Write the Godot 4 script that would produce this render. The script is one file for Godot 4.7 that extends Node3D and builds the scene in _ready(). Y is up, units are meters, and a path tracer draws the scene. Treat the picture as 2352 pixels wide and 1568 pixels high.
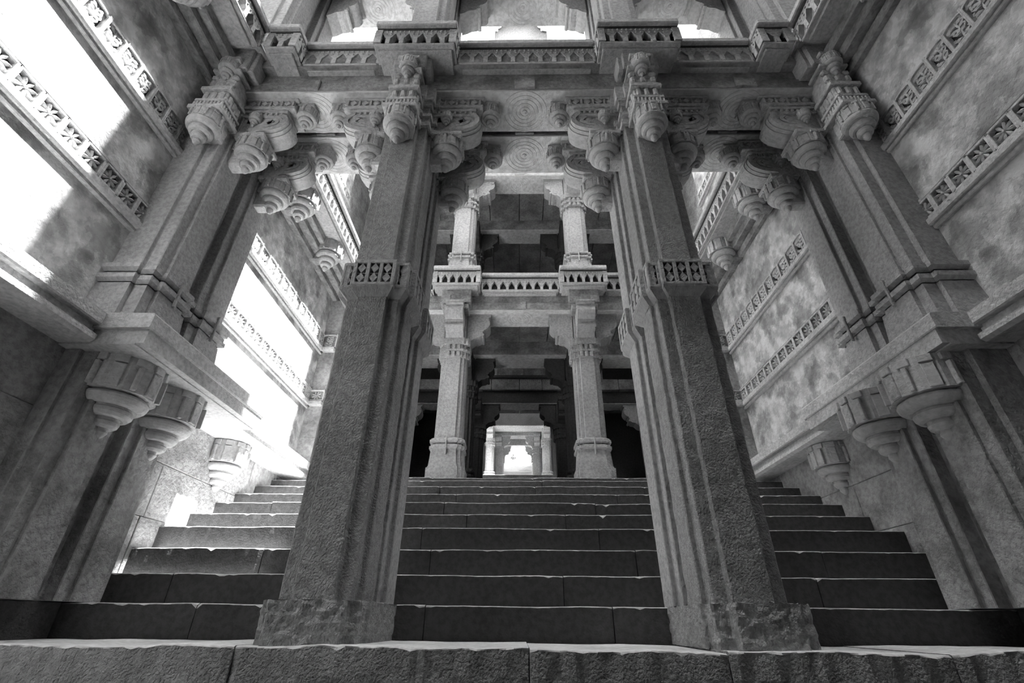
extends Node3D
# A stepwell seen from low on its stair. x to the right, y up, z = minus the distance from the eye's plane; the eye is at the origin.

const EYE := Vector3.ZERO
const SUN_TRAVEL := Vector3(-1.0, -2.1, 0.05)
const SUN_ENERGY := 1.9
const SKY_ENERGY := 4.0
const EXPOSURE := 9.4

const XL := -3.22      # upper side walls
const XR := 3.40
const LWL := -3.20     # lower side walls
const LWR := 3.35
const PX := [-1.10, 1.235]
const LINTEL := 4.77
const LIP := 5.50
const UPPER_LINTEL := 8.30

var M := {}
var taken := {}
var labels := {}
var rng := RandomNumberGenerator.new()
var meshes := {}


# ---------------------------------------------------------------- mesh building
class MB:
	var v := PackedVector3Array()
	var n := PackedVector3Array()

	func tri(a: Vector3, b: Vector3, c: Vector3, na: Vector3, nb: Vector3, nc: Vector3) -> void:
		var g := (b - a).cross(c - a)
		if g.length_squared() < 1e-16:
			return
		if g.dot(na + nb + nc) > 0.0:
			v.append_array([a, c, b])
			n.append_array([na, nc, nb])
		else:
			v.append_array([a, b, c])
			n.append_array([na, nb, nc])

	func quad(a: Vector3, b: Vector3, c: Vector3, d: Vector3, out: Vector3) -> void:
		var g := (c - a).cross(d - b)
		if g.length_squared() < 1e-16:
			return
		g = g.normalized()
		if g.dot(out) < 0.0:
			g = -g
		tri(a, b, c, g, g, g)
		tri(a, c, d, g, g, g)

	func box(c: Vector3, s: Vector3, ch := 0.008, xf := Transform3D()) -> void:
		var h := s * 0.5
		ch = minf(ch, minf(h.x, minf(h.y, h.z)) * 0.8)
		var P := func(sg: Vector3, axis: int) -> Vector3:
			var p := Vector3()
			for k in 3:
				p[k] = c[k] + sg[k] * (h[k] - (0.0 if k == axis else ch))
			return xf * p
		for a in 3:
			var i := (a + 1) % 3
			var j := (a + 2) % 3
			for s0 in [-1.0, 1.0]:
				var q := []
				for uv in [[-1, -1], [1, -1], [1, 1], [-1, 1]]:
					var sg := Vector3()
					sg[a] = s0
					sg[i] = uv[0]
					sg[j] = uv[1]
					q.append(P.call(sg, a))
				var o := Vector3()
				o[a] = s0
				quad(q[0], q[1], q[2], q[3], xf.basis * o)
			if ch <= 0.0:
				continue
			for su in [-1.0, 1.0]:
				for sv in [-1.0, 1.0]:
					var lo := Vector3()
					lo[i] = su
					lo[j] = sv
					var hi := lo
					lo[a] = -1.0
					hi[a] = 1.0
					var o := Vector3()
					o[i] = su
					o[j] = sv
					quad(P.call(lo, i), P.call(hi, i), P.call(hi, j), P.call(lo, j), xf.basis * o)
		if ch > 0.0:
			for sx in [-1.0, 1.0]:
				for sy in [-1.0, 1.0]:
					for sz in [-1.0, 1.0]:
						var sg := Vector3(sx, sy, sz)
						var o := (xf.basis * sg).normalized()
						tri(P.call(sg, 0), P.call(sg, 1), P.call(sg, 2), o, o, o)

	# a polygon in the local xy plane drawn out along local z
	func extrude(poly: PackedVector2Array, z0: float, z1: float, xf := Transform3D(), caps := true) -> void:
		var area := 0.0
		var m := poly.size()
		for i in m:
			area += poly[i].cross(poly[(i + 1) % m])
		for i in m:
			var a := poly[i]
			var b := poly[(i + 1) % m]
			var o := Vector2(b.y - a.y, a.x - b.x) * signf(area)
			quad(xf * Vector3(a.x, a.y, z0), xf * Vector3(b.x, b.y, z0), xf * Vector3(b.x, b.y, z1), xf * Vector3(a.x, a.y, z1), xf.basis * Vector3(o.x, o.y, 0))
		if caps:
			var t := Geometry2D.triangulate_polygon(poly)
			for k in range(0, t.size(), 3):
				for e in [[z0, -1.0], [z1, 1.0]]:
					var o: Vector3 = (xf.basis * Vector3(0, 0, e[1])).normalized()
					if z1 < z0:
						o = -o
					var p := []
					for w in 3:
						p.append(xf * Vector3(poly[t[k + w]].x, poly[t[k + w]].y, e[0]))
					tri(p[0], p[1], p[2], o, o, o)

	# between two polygons with the same number of corners (a taper), local xy at z0 and z1
	func loft(p0: PackedVector2Array, p1: PackedVector2Array, z0: float, z1: float, xf := Transform3D()) -> void:
		var area := 0.0
		var m := p0.size()
		for i in m:
			area += p0[i].cross(p0[(i + 1) % m])
		for i in m:
			var j := (i + 1) % m
			var o := Vector2(p0[j].y - p0[i].y, p0[i].x - p0[j].x) * signf(area)
			quad(xf * Vector3(p0[i].x, p0[i].y, z0), xf * Vector3(p0[j].x, p0[j].y, z0), xf * Vector3(p1[j].x, p1[j].y, z1), xf * Vector3(p1[i].x, p1[i].y, z1), xf.basis * Vector3(o.x, o.y, 0))

	# profile of (radius, height) from the top down, turned about local y
	func lathe(pr: Array, segs: int, xf := Transform3D(), a0 := 0.0, a1 := TAU) -> void:
		for i in pr.size() - 1:
			var p: Vector2 = pr[i]
			var q: Vector2 = pr[i + 1]
			var nn := Vector2(-(q.y - p.y), q.x - p.x)
			if nn.length_squared() < 1e-12:
				continue
			nn = nn.normalized()
			for k in segs:
				var u0 := a0 + (a1 - a0) * k / segs
				var u1 := a0 + (a1 - a0) * (k + 1) / segs
				var c0 := Vector3(cos(u0), 0, sin(u0))
				var c1 := Vector3(cos(u1), 0, sin(u1))
				var n0 := (xf.basis * (c0 * nn.x + Vector3.UP * nn.y)).normalized()
				var n1 := (xf.basis * (c1 * nn.x + Vector3.UP * nn.y)).normalized()
				var A := xf * (c0 * p.x + Vector3.UP * p.y)
				var B := xf * (c1 * p.x + Vector3.UP * p.y)
				var C := xf * (c1 * q.x + Vector3.UP * q.y)
				var D := xf * (c0 * q.x + Vector3.UP * q.y)
				tri(A, B, C, n0, n1, n1)
				tri(A, C, D, n0, n1, n0)

	func mesh() -> ArrayMesh:
		var arr := []
		arr.resize(Mesh.ARRAY_MAX)
		arr[Mesh.ARRAY_VERTEX] = v
		arr[Mesh.ARRAY_NORMAL] = n
		var am := ArrayMesh.new()
		am.add_surface_from_arrays(Mesh.PRIMITIVE_TRIANGLES, arr)
		return am


func V(x: float, y: float, d: float) -> Vector3:
	return Vector3(x, y, -d)


const UPRIGHT := Transform3D(Basis(Vector3(1, 0, 0), Vector3(0, 0, 1), Vector3(0, 1, 0)), Vector3.ZERO)   # local xy -> plan, local z -> up


func numbered(called: String) -> String:
	taken[called] = taken.get(called, -1) + 1
	return called if taken[called] == 0 else "%s_%03d" % [called, taken[called]]


func thing(called: String, label: String, category: String, at := Vector3.ZERO, turn := 0.0, group := "") -> Node3D:
	var o := Node3D.new()
	o.name = numbered(called)
	add_child(o)
	o.position = at
	o.rotation.y = turn
	tag(o, label, category, group)
	return o


func tag(o: Node, label: String, category: String, group := "") -> void:
	if labels.has(label) and not group:
		print("same label: ", label)
	labels[label] = true
	o.set_meta("label", label)
	o.set_meta("category", category)
	if group:
		o.set_meta("group", group)


func struct(called: String) -> Node3D:
	var o := Node3D.new()
	o.name = numbered(called)
	add_child(o)
	o.set_meta("kind", "structure")
	return o


func part(called: String, m: Variant, mat: Material, parent: Node, at := Vector3.ZERO, turn := 0.0, label := "") -> MeshInstance3D:
	var o := MeshInstance3D.new()
	o.mesh = m.mesh() if m is MB else m
	o.set_surface_override_material(0, mat)
	var key := "%d/%s" % [parent.get_instance_id(), called]
	taken[key] = taken.get(key, -1) + 1
	o.name = called if taken[key] == 0 else "%s_%03d" % [called, taken[key]]
	parent.add_child(o)
	o.position = at
	o.rotation.y = turn
	if label:
		o.set_meta("label", label)
	return o


func boxm(s: Vector3, ch := 0.008) -> ArrayMesh:
	var key := "box%s%s" % [s, ch]
	if not meshes.has(key):
		var b := MB.new()
		b.box(Vector3.ZERO, s, ch)
		meshes[key] = b.mesh()
	return meshes[key]


# box between two corners given as (x, y, distance)
func span(b: MB, x0: float, x1: float, y0: float, y1: float, d0: float, d1: float, ch := 0.008) -> void:
	b.box(Vector3((x0 + x1) / 2, (y0 + y1) / 2, -(d0 + d1) / 2), Vector3(absf(x1 - x0), absf(y1 - y0), absf(d1 - d0)), ch)


func cross_plan(h: float, c: float, s: float) -> PackedVector2Array:
	return PackedVector2Array([Vector2(c, -h), Vector2(c, -s), Vector2(s, -s), Vector2(s, -c), Vector2(h, -c), Vector2(h, c), Vector2(s, c), Vector2(s, s), Vector2(c, s), Vector2(c, h), Vector2(-c, h), Vector2(-c, s), Vector2(-s, s), Vector2(-s, c), Vector2(-h, c), Vector2(-h, -c), Vector2(-s, -c), Vector2(-s, -s), Vector2(-c, -s), Vector2(-c, -h)])


func eased(poly: PackedVector2Array, r: float) -> PackedVector2Array:   # take the sharpness off every corner
	var out := PackedVector2Array()
	var m := poly.size()
	for i in m:
		var p := poly[i]
		var a := (poly[(i + m - 1) % m] - p)
		var b := (poly[(i + 1) % m] - p)
		out.append(p + a.normalized() * minf(r, a.length() * 0.4))
		out.append(p + b.normalized() * minf(r, b.length() * 0.4))
	return out


func prism(b: MB, poly: PackedVector2Array, y0: float, y1: float, at := Vector3.ZERO) -> void:
	b.extrude(poly, y0, y1, Transform3D(UPRIGHT.basis, at))


# hammered stone: the walls of a prism as a fine grid pushed about by noise
func rough_prism(b: MB, poly: PackedVector2Array, y0: float, y1: float, cell: float, amp: float, at: Vector3, freq := 9.0) -> void:
	var f := FastNoiseLite.new()
	f.seed = 5
	f.frequency = freq
	f.fractal_octaves = 3
	var push := func(p: Vector3) -> Vector3:
		var w := p + at
		return p + Vector3(f.get_noise_3d(w.x, w.y, w.z), f.get_noise_3d(w.x + 31, w.y, w.z) * 0.5, f.get_noise_3d(w.x, w.y + 57, w.z)) * amp
	var area := 0.0
	var m := poly.size()
	for i in m:
		area += poly[i].cross(poly[(i + 1) % m])
	var ny := maxi(1, int((y1 - y0) / cell))
	var top := PackedVector2Array()
	for i in m:
		var p := poly[i]
		var q := poly[(i + 1) % m]
		var o2 := Vector2(q.y - p.y, p.x - q.x) * signf(area)
		var o := Vector3(o2.x, 0, o2.y)
		var nx := maxi(1, int((q - p).length() / cell))
		for ix in nx:
			var u0 := p.lerp(q, float(ix) / nx)
			var u1 := p.lerp(q, float(ix + 1) / nx)
			for iy in ny:
				var v0 := lerpf(y0, y1, float(iy) / ny)
				var v1 := lerpf(y0, y1, float(iy + 1) / ny)
				b.quad(push.call(Vector3(u0.x, v0, u0.y)), push.call(Vector3(u1.x, v0, u1.y)), push.call(Vector3(u1.x, v1, u1.y)), push.call(Vector3(u0.x, v1, u0.y)), o)
			top.append(Vector2(u0.x, u0.y))
	var t := Geometry2D.triangulate_polygon(top)
	for k in range(0, t.size(), 3):
		var w := []
		for e in 3:
			w.append(push.call(Vector3(top[t[k + e]].x, y1, top[t[k + e]].y)))
		b.tri(w[0], w[1], w[2], Vector3.UP, Vector3.UP, Vector3.UP)


# ---------------------------------------------------------------- materials
func noise_tex(seed_: int, freq: float, octaves: int, lo: float, hi: float, size := 512, bend := 0.0, kind := FastNoiseLite.TYPE_SIMPLEX_SMOOTH) -> NoiseTexture2D:
	var f := FastNoiseLite.new()
	f.noise_type = kind
	f.seed = seed_
	f.frequency = freq
	f.fractal_octaves = octaves
	f.fractal_gain = 0.6
	if bend > 0.0:
		f.domain_warp_enabled = true
		f.domain_warp_amplitude = bend
		f.domain_warp_frequency = freq
	var t := NoiseTexture2D.new()
	t.width = size
	t.height = size
	t.seamless = true
	t.noise = f
	var g := Gradient.new()
	g.offsets = PackedFloat32Array([0.0, 0.38, 0.62, 1.0])
	g.colors = PackedColorArray([Color(lo, lo, lo), Color(lerpf(lo, hi, 0.45), lerpf(lo, hi, 0.45), lerpf(lo, hi, 0.45)), Color(lerpf(lo, hi, 0.85), lerpf(lo, hi, 0.85), lerpf(lo, hi, 0.85)), Color(hi, hi, hi)])
	t.color_ramp = g
	return t


func stone(called: String, tone: float, grain: Texture2D, grain_scale: float, stain: Texture2D, stain_scale: float, bump: Texture2D, bump_cm: float) -> void:
	var m := StandardMaterial3D.new()
	m.resource_name = called
	m.albedo_color = Color(tone, tone, tone)
	m.roughness = 0.92
	m.metallic_specular = 0.25
	m.albedo_texture = grain
	m.uv1_triplanar = true
	m.uv1_world_triplanar = true
	m.uv1_scale = Vector3.ONE * grain_scale
	m.heightmap_enabled = true
	m.heightmap_texture = bump
	m.heightmap_scale = bump_cm
	if stain:
		m.detail_enabled = true
		m.detail_albedo = stain
		m.detail_blend_mode = BaseMaterial3D.BLEND_MODE_MUL
		m.detail_uv_layer = BaseMaterial3D.DETAIL_UV_2
		m.uv2_triplanar = true
		m.uv2_world_triplanar = true
		m.uv2_scale = Vector3.ONE * stain_scale
	M[called] = m


func make_materials() -> void:
	var grain := noise_tex(3, 0.02, 6, 0.80, 1.0, 1024)
	var coarse := noise_tex(11, 0.006, 6, 0.70, 1.0, 1024, 30.0)
	var stain := noise_tex(7, 0.006, 5, 0.66, 1.0, 1024, 40.0)
	var soft := noise_tex(9, 0.005, 4, 0.84, 1.0, 512)
	var bump := noise_tex(21, 0.03, 6, 0.0, 1.0, 1024)
	var hammer := noise_tex(23, 0.055, 4, 0.0, 1.0, 1024, 4.0)
	stone("carved", 0.83, grain, 0.9, soft, 0.35, bump, 0.5)
	stone("beam", 0.70, grain, 0.8, stain, 0.33, bump, 0.6)
	stone("pillar", 0.74, grain, 0.9, soft, 0.3, bump, 0.6)
	stone("hammered", 0.68, grain, 0.9, soft, 0.3, hammer, 0.6)
	var flake := noise_tex(31, 0.007, 6, 0.0, 1.0, 1024, 45.0)
	flake.color_ramp.offsets = PackedFloat32Array([0.0, 0.36, 0.405, 0.47, 0.56, 1.0])
	flake.color_ramp.colors = PackedColorArray([Color(0.66, 0.66, 0.66), Color(0.78, 0.78, 0.78), Color(0.9, 0.9, 0.9), Color(0.86, 0.86, 0.86), Color(1, 1, 1), Color(0.88, 0.88, 0.88)])
	stone("plaster", 0.86, coarse, 0.5, flake, 0.22, bump, 0.5)
	stone("ashlar", 0.70, grain, 0.7, coarse, 0.31, bump, 0.8)
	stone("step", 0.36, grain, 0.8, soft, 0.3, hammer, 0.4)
	stone("lit_tread", 0.88, grain, 0.8, soft, 0.3, bump, 0.3)  # pale worn tops over dark risers: light from above put into the colour
	stone("shaded_recess", 0.30, grain, 0.9, null, 0.3, bump, 0.4)  # shade of the carved hollows put into the colour
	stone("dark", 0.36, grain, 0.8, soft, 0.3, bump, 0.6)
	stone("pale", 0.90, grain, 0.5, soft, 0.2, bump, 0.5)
	for e in [["skin", 0.10], ["shirt", 0.14], ["hair", 0.03]]:
		var m := StandardMaterial3D.new()
		m.albedo_color = Color(e[1], e[1], e[1])
		m.roughness = 0.8
		M[e[0]] = m


# ---------------------------------------------------------------- carved pieces, each mesh made once
func rosette_mesh(w: float) -> ArrayMesh:   # eight pointed petals round a boss; local xy, rising along z
	var key := "rosette%s" % w
	if meshes.has(key):
		return meshes[key]
	var b := MB.new()
	var r := w * 0.5
	for k in 8:
		var a := TAU * k / 8 + PI / 8
		var reach := r * (1.0 if k % 2 else 1.02)
		var dir := Vector2(cos(a), sin(a))
		var side := Vector2(-dir.y, dir.x)
		var pts := []
		for q in [[0.16, 0.03], [0.42, 0.095], [0.64, 0.13], [0.82, 0.10], [0.99, 0.0]]:
			pts.append(q)
		for i in pts.size() - 1:
			for s in [-1.0, 1.0]:
				var p0: Vector2 = dir * reach * pts[i][0]
				var p1: Vector2 = dir * reach * pts[i + 1][0]
				var e0: Vector2 = p0 + side * s * reach * pts[i][1] * 1.25
				var e1: Vector2 = p1 + side * s * reach * pts[i + 1][1] * 1.25
				var h0 := 0.018 if i > 0 else 0.01
				var h1 := 0.018 if i < 3 else 0.012
				b.quad(Vector3(p0.x, p0.y, h0 + 0.012), Vector3(p1.x, p1.y, h1 + 0.012), Vector3(e1.x, e1.y, h1), Vector3(e0.x, e0.y, h0), Vector3(0, 0, 1))
				b.quad(Vector3(e0.x, e0.y, h0), Vector3(e1.x, e1.y, h1), Vector3(e1.x, e1.y, -0.02), Vector3(e0.x, e0.y, -0.02), Vector3(side.x * s, side.y * s, 0))
	b.lathe([Vector2(0, 0.036), Vector2(r * 0.12, 0.03), Vector2(r * 0.17, 0.014), Vector2(r * 0.17, -0.02)], 12, Transform3D(Basis(Vector3(1, 0, 0), Vector3(0, 0, 1), Vector3(0, -1, 0)), Vector3.ZERO))
	meshes[key] = b.mesh()
	return meshes[key]


func foliage_mesh(w: float, h: float, variant: int) -> ArrayMesh:   # a pierced vine: curling stems and leaf lobes
	var key := "foliage%s%s%d" % [w, h, variant]
	if meshes.has(key):
		return meshes[key]
	var b := MB.new()
	var r2 := RandomNumberGenerator.new()
	r2.seed = 40 + variant
	for k in 5:
		var y0 := -h * 0.5 + h * (k + 0.5) / 5
		for s in [-1.0, 1.0]:
			var tip := Vector2(s * w * r2.randf_range(0.3, 0.46), y0 + h * r2.randf_range(-0.02, 0.1))
			var root := Vector2(r2.randf_range(-0.05, 0.05) * w, y0 - h * 0.1)
			leaf(b, root, tip, w * 0.085)
			leaf(b, tip, tip + Vector2(-s * w * 0.14, h * 0.09), w * 0.05)
	leaf(b, Vector2(0, -h * 0.5), Vector2(w * 0.08, 0), w * 0.05)
	leaf(b, Vector2(w * 0.08, 0), Vector2(0, h * 0.5), w * 0.05)
	b.lathe([Vector2(0, 0.026), Vector2(w * 0.1, 0.022), Vector2(w * 0.13, 0.0)], 10, Transform3D(Basis(Vector3(1, 0, 0), Vector3(0, 0, 1), Vector3(0, -1, 0)), Vector3.ZERO))
	meshes[key] = b.mesh()
	return meshes[key]


func leaf(b: MB, p: Vector2, q: Vector2, w: float) -> void:
	var m := (p + q) * 0.5
	var s := (q - p).orthogonal().normalized() * w
	var pts := [p, m + s, q, m - s]
	for i in 4:
		var a: Vector2 = pts[i]
		var c: Vector2 = pts[(i + 1) % 4]
		b.tri(Vector3(m.x, m.y, 0.026), Vector3(a.x, a.y, 0.014), Vector3(c.x, c.y, 0.014), Vector3(0, 0, 1), Vector3(0, 0, 1), Vector3(0, 0, 1))
		var o := (a + c) * 0.5 - m
		b.quad(Vector3(a.x, a.y, 0.014), Vector3(c.x, c.y, 0.014), Vector3(c.x, c.y, -0.02), Vector3(a.x, a.y, -0.02), Vector3(o.x, o.y, 0))


func panel_mesh(w: float, h: float, crest: bool) -> ArrayMesh:   # a square frame with an open middle; crest adds a scalloped top
	var key := "panel%s%s%s" % [w, h, crest]
	if meshes.has(key):
		return meshes[key]
	var b := MB.new()
	var t := 0.014 if crest else 0.02
	b.box(Vector3(-w / 2 + t / 2, 0, 0), Vector3(t, h, 0.05), 0.003)
	b.box(Vector3(w / 2 - t / 2, 0, 0), Vector3(t, h, 0.05), 0.003)
	b.box(Vector3(0, -h / 2 + t / 2, 0), Vector3(w, t, 0.05), 0.003)
	if crest:
		var arch := PackedVector2Array()
		for k in 9:
			var a := PI * k / 8
			arch.append(Vector2(cos(a) * w * 0.5, h / 2 - 0.03 + sin(a) * 0.022))
		for k in 9:
			var a := PI * (8 - k) / 8
			arch.append(Vector2(cos(a) * (w * 0.5 - 0.01), h / 2 - 0.042 + sin(a) * 0.02))
		b.extrude(arch, -0.025, 0.022)
	else:
		b.box(Vector3(0, h / 2 - t / 2, 0), Vector3(w, t, 0.05), 0.003)
		for s in [-1.0, 1.0]:      # the cut corners that make the opening an octagon
			for u in [-1.0, 1.0]:
				b.extrude(PackedVector2Array([Vector2(s * w / 2, u * h / 2), Vector2(s * (w / 2 - 0.045), u * h / 2), Vector2(s * w / 2, u * (h / 2 - 0.045))]), -0.025, 0.02)
	meshes[key] = b.mesh()
	return meshes[key]


func lattice_mesh(w: float, h: float, cells: int) -> ArrayMesh:   # railing panel: stiles and a pair of lozenge balusters in each opening
	var key := "lattice%s%s%d" % [w, h, cells]
	if meshes.has(key):
		return meshes[key]
	var b := MB.new()
	var rail := 0.028
	b.box(Vector3(0, h / 2 - rail / 2, 0), Vector3(w, rail, 0.06), 0.004)
	b.box(Vector3(0, -h / 2 + rail / 2, 0), Vector3(w, rail, 0.06), 0.004)
	var stile := minf(0.028, w * 0.2)
	for k in cells + 1:
		var x := -w / 2 + stile / 2 + (w - stile) * k / cells
		b.box(Vector3(x, 0, 0), Vector3(stile, h - rail, 0.058), 0.003)
	var cw := (w - stile) / cells
	var oh := (h - 2 * rail) / 2
	for k in cells:
		var x := -w / 2 + stile / 2 + cw * (k + 0.5)
		for s in [-0.5, 0.5]:
			var y: float = s * oh
			var q := cw * 0.32
			b.extrude(PackedVector2Array([Vector2(x, y + oh / 2), Vector2(x - q, y), Vector2(x, y - oh / 2), Vector2(x + q, y)]), -0.02, 0.022)
		b.box(Vector3(x, 0, 0), Vector3(cw * 0.7, 0.008, 0.03), 0.002)
	meshes[key] = b.mesh()
	return meshes[key]


func niche_mesh() -> ArrayMesh:   # one bay of the arcade below a parapet lip, 0.145 wide and 0.24 high, local origin at its foot
	if meshes.has("niche"):
		return meshes["niche"]
	var b := MB.new()
	b.extrude(PackedVector2Array([Vector2(-0.0725, 0), Vector2(-0.05, 0), Vector2(-0.05, 0.10), Vector2(-0.03, 0.125), Vector2(-0.022, 0.15), Vector2(0, 0.185), Vector2(0.022, 0.15), Vector2(0.03, 0.125), Vector2(0.05, 0.10), Vector2(0.05, 0), Vector2(0.0725, 0), Vector2(0.0725, 0.24), Vector2(-0.0725, 0.24)]), 0.0, 0.075)
	for x in [-0.05, 0.0, 0.05]:
		b.box(Vector3(x, 0.212, 0.078), Vector3(0.022, 0.022, 0.02), 0.006)
	for s in [-1.0, 1.0]:
		b.box(Vector3(s * 0.045, 0.165, 0.078), Vector3(0.018, 0.018, 0.018), 0.005)
	b.box(Vector3(0, 0.02, 0.02), Vector3(0.1, 0.03, 0.03), 0.006)
	meshes["niche"] = b.mesh()
	return meshes["niche"]


func pendant_drum(b: MB, r: float, h: float, at: Vector3) -> void:   # the carved block a pendant hangs from: a many-sided drum with upright fillets
	var pl := PackedVector2Array()
	for k in 12:
		pl.append(Vector2(cos(TAU * (k + 0.5) / 12), sin(TAU * (k + 0.5) / 12)) * r)
	prism(b, pl, -h, 0, at)
	for k in 12:
		var a := TAU * k / 12
		var xf := Transform3D(Basis(Vector3.UP, -a), at + Vector3(cos(a), 0, sin(a)) * r * 0.97)
		b.box(Vector3(0, -h * 0.12, 0), Vector3(r * 0.16, h * 0.22, r * 0.34), 0.004, xf)
		b.box(Vector3(0, -h * 0.62, 0), Vector3(r * (0.26 if k % 2 else 0.12), h * 0.7, r * (0.12 if k % 2 else 0.3)), 0.004, xf)


func pendant_bowl(b: MB, r: float, h: float, at: Vector3, segs := 28) -> void:   # stepped bowl ending in a bud; r is the flange
	b.lathe([Vector2(r * 0.86, 0), Vector2(r * 0.86, -h * 0.04), Vector2(r * 0.97, -h * 0.06), Vector2(r, -h * 0.11), Vector2(r * 0.98, -h * 0.17), Vector2(r * 0.93, -h * 0.23), Vector2(r * 0.85, -h * 0.28), Vector2(r * 0.74, -h * 0.30), Vector2(r * 0.66, -h * 0.29), Vector2(r * 0.66, -h * 0.34), Vector2(r * 0.70, -h * 0.37), Vector2(r * 0.68, -h * 0.45), Vector2(r * 0.60, -h * 0.52), Vector2(r * 0.48, -h * 0.545), Vector2(r * 0.41, -h * 0.53), Vector2(r * 0.41, -h * 0.6), Vector2(r * 0.44, -h * 0.63), Vector2(r * 0.41, -h * 0.71), Vector2(r * 0.32, -h * 0.76), Vector2(r * 0.22, -h * 0.765), Vector2(r * 0.22, -h * 0.81), Vector2(r * 0.23, -h * 0.86), Vector2(r * 0.17, -h * 0.93), Vector2(r * 0.08, -h), Vector2(0, -h * 1.01)], segs, Transform3D(Basis(), at))


func ribbon(b: MB, pts: Array, thick: float, w0: float, w1: float, lift: float, off := 0.0) -> void:   # a curved strap in the local xy plane, between z = w0 and w1
	var c := Curve2D.new()
	for i in pts.size():
		var t: Vector2 = (pts[mini(i + 1, pts.size() - 1)] - pts[maxi(i - 1, 0)]) * 0.22
		c.add_point(pts[i], -t, t)
	var n := 26
	var outer := PackedVector2Array()
	var inner := PackedVector2Array()
	for k in n + 1:
		var l := c.get_baked_length() * k / n
		var p := c.sample_baked(l, true)
		var d := (c.sample_baked(minf(l + 0.004, c.get_baked_length()), true) - c.sample_baked(maxf(l - 0.004, 0), true)).normalized()
		var s := Vector2(-d.y, d.x)
		p -= s * off * minf(1.0, 1.15 - 0.8 * k / n)
		outer.append(p + s * (thick / 2 + lift))
		inner.append(p - s * (thick / 2 + lift))
	for k in n:
		var q := PackedVector2Array([outer[k], outer[k + 1], inner[k + 1], inner[k]])
		for e in [[outer[k], outer[k + 1], inner[k]], [inner[k], inner[k + 1], outer[k]]]:
			var away: Vector2 = e[0] - e[2]
			b.quad(Vector3(e[0].x, e[0].y, w0), Vector3(e[1].x, e[1].y, w0), Vector3(e[1].x, e[1].y, w1), Vector3(e[0].x, e[0].y, w1), Vector3(away.x, away.y, 0))
		b.quad(Vector3(q[0].x, q[0].y, w0), Vector3(q[1].x, q[1].y, w0), Vector3(q[2].x, q[2].y, w0), Vector3(q[3].x, q[3].y, w0), Vector3(0, 0, signf(w0 - w1)))
		b.quad(Vector3(q[0].x, q[0].y, w1), Vector3(q[1].x, q[1].y, w1), Vector3(q[2].x, q[2].y, w1), Vector3(q[3].x, q[3].y, w1), Vector3(0, 0, signf(w1 - w0)))


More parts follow.
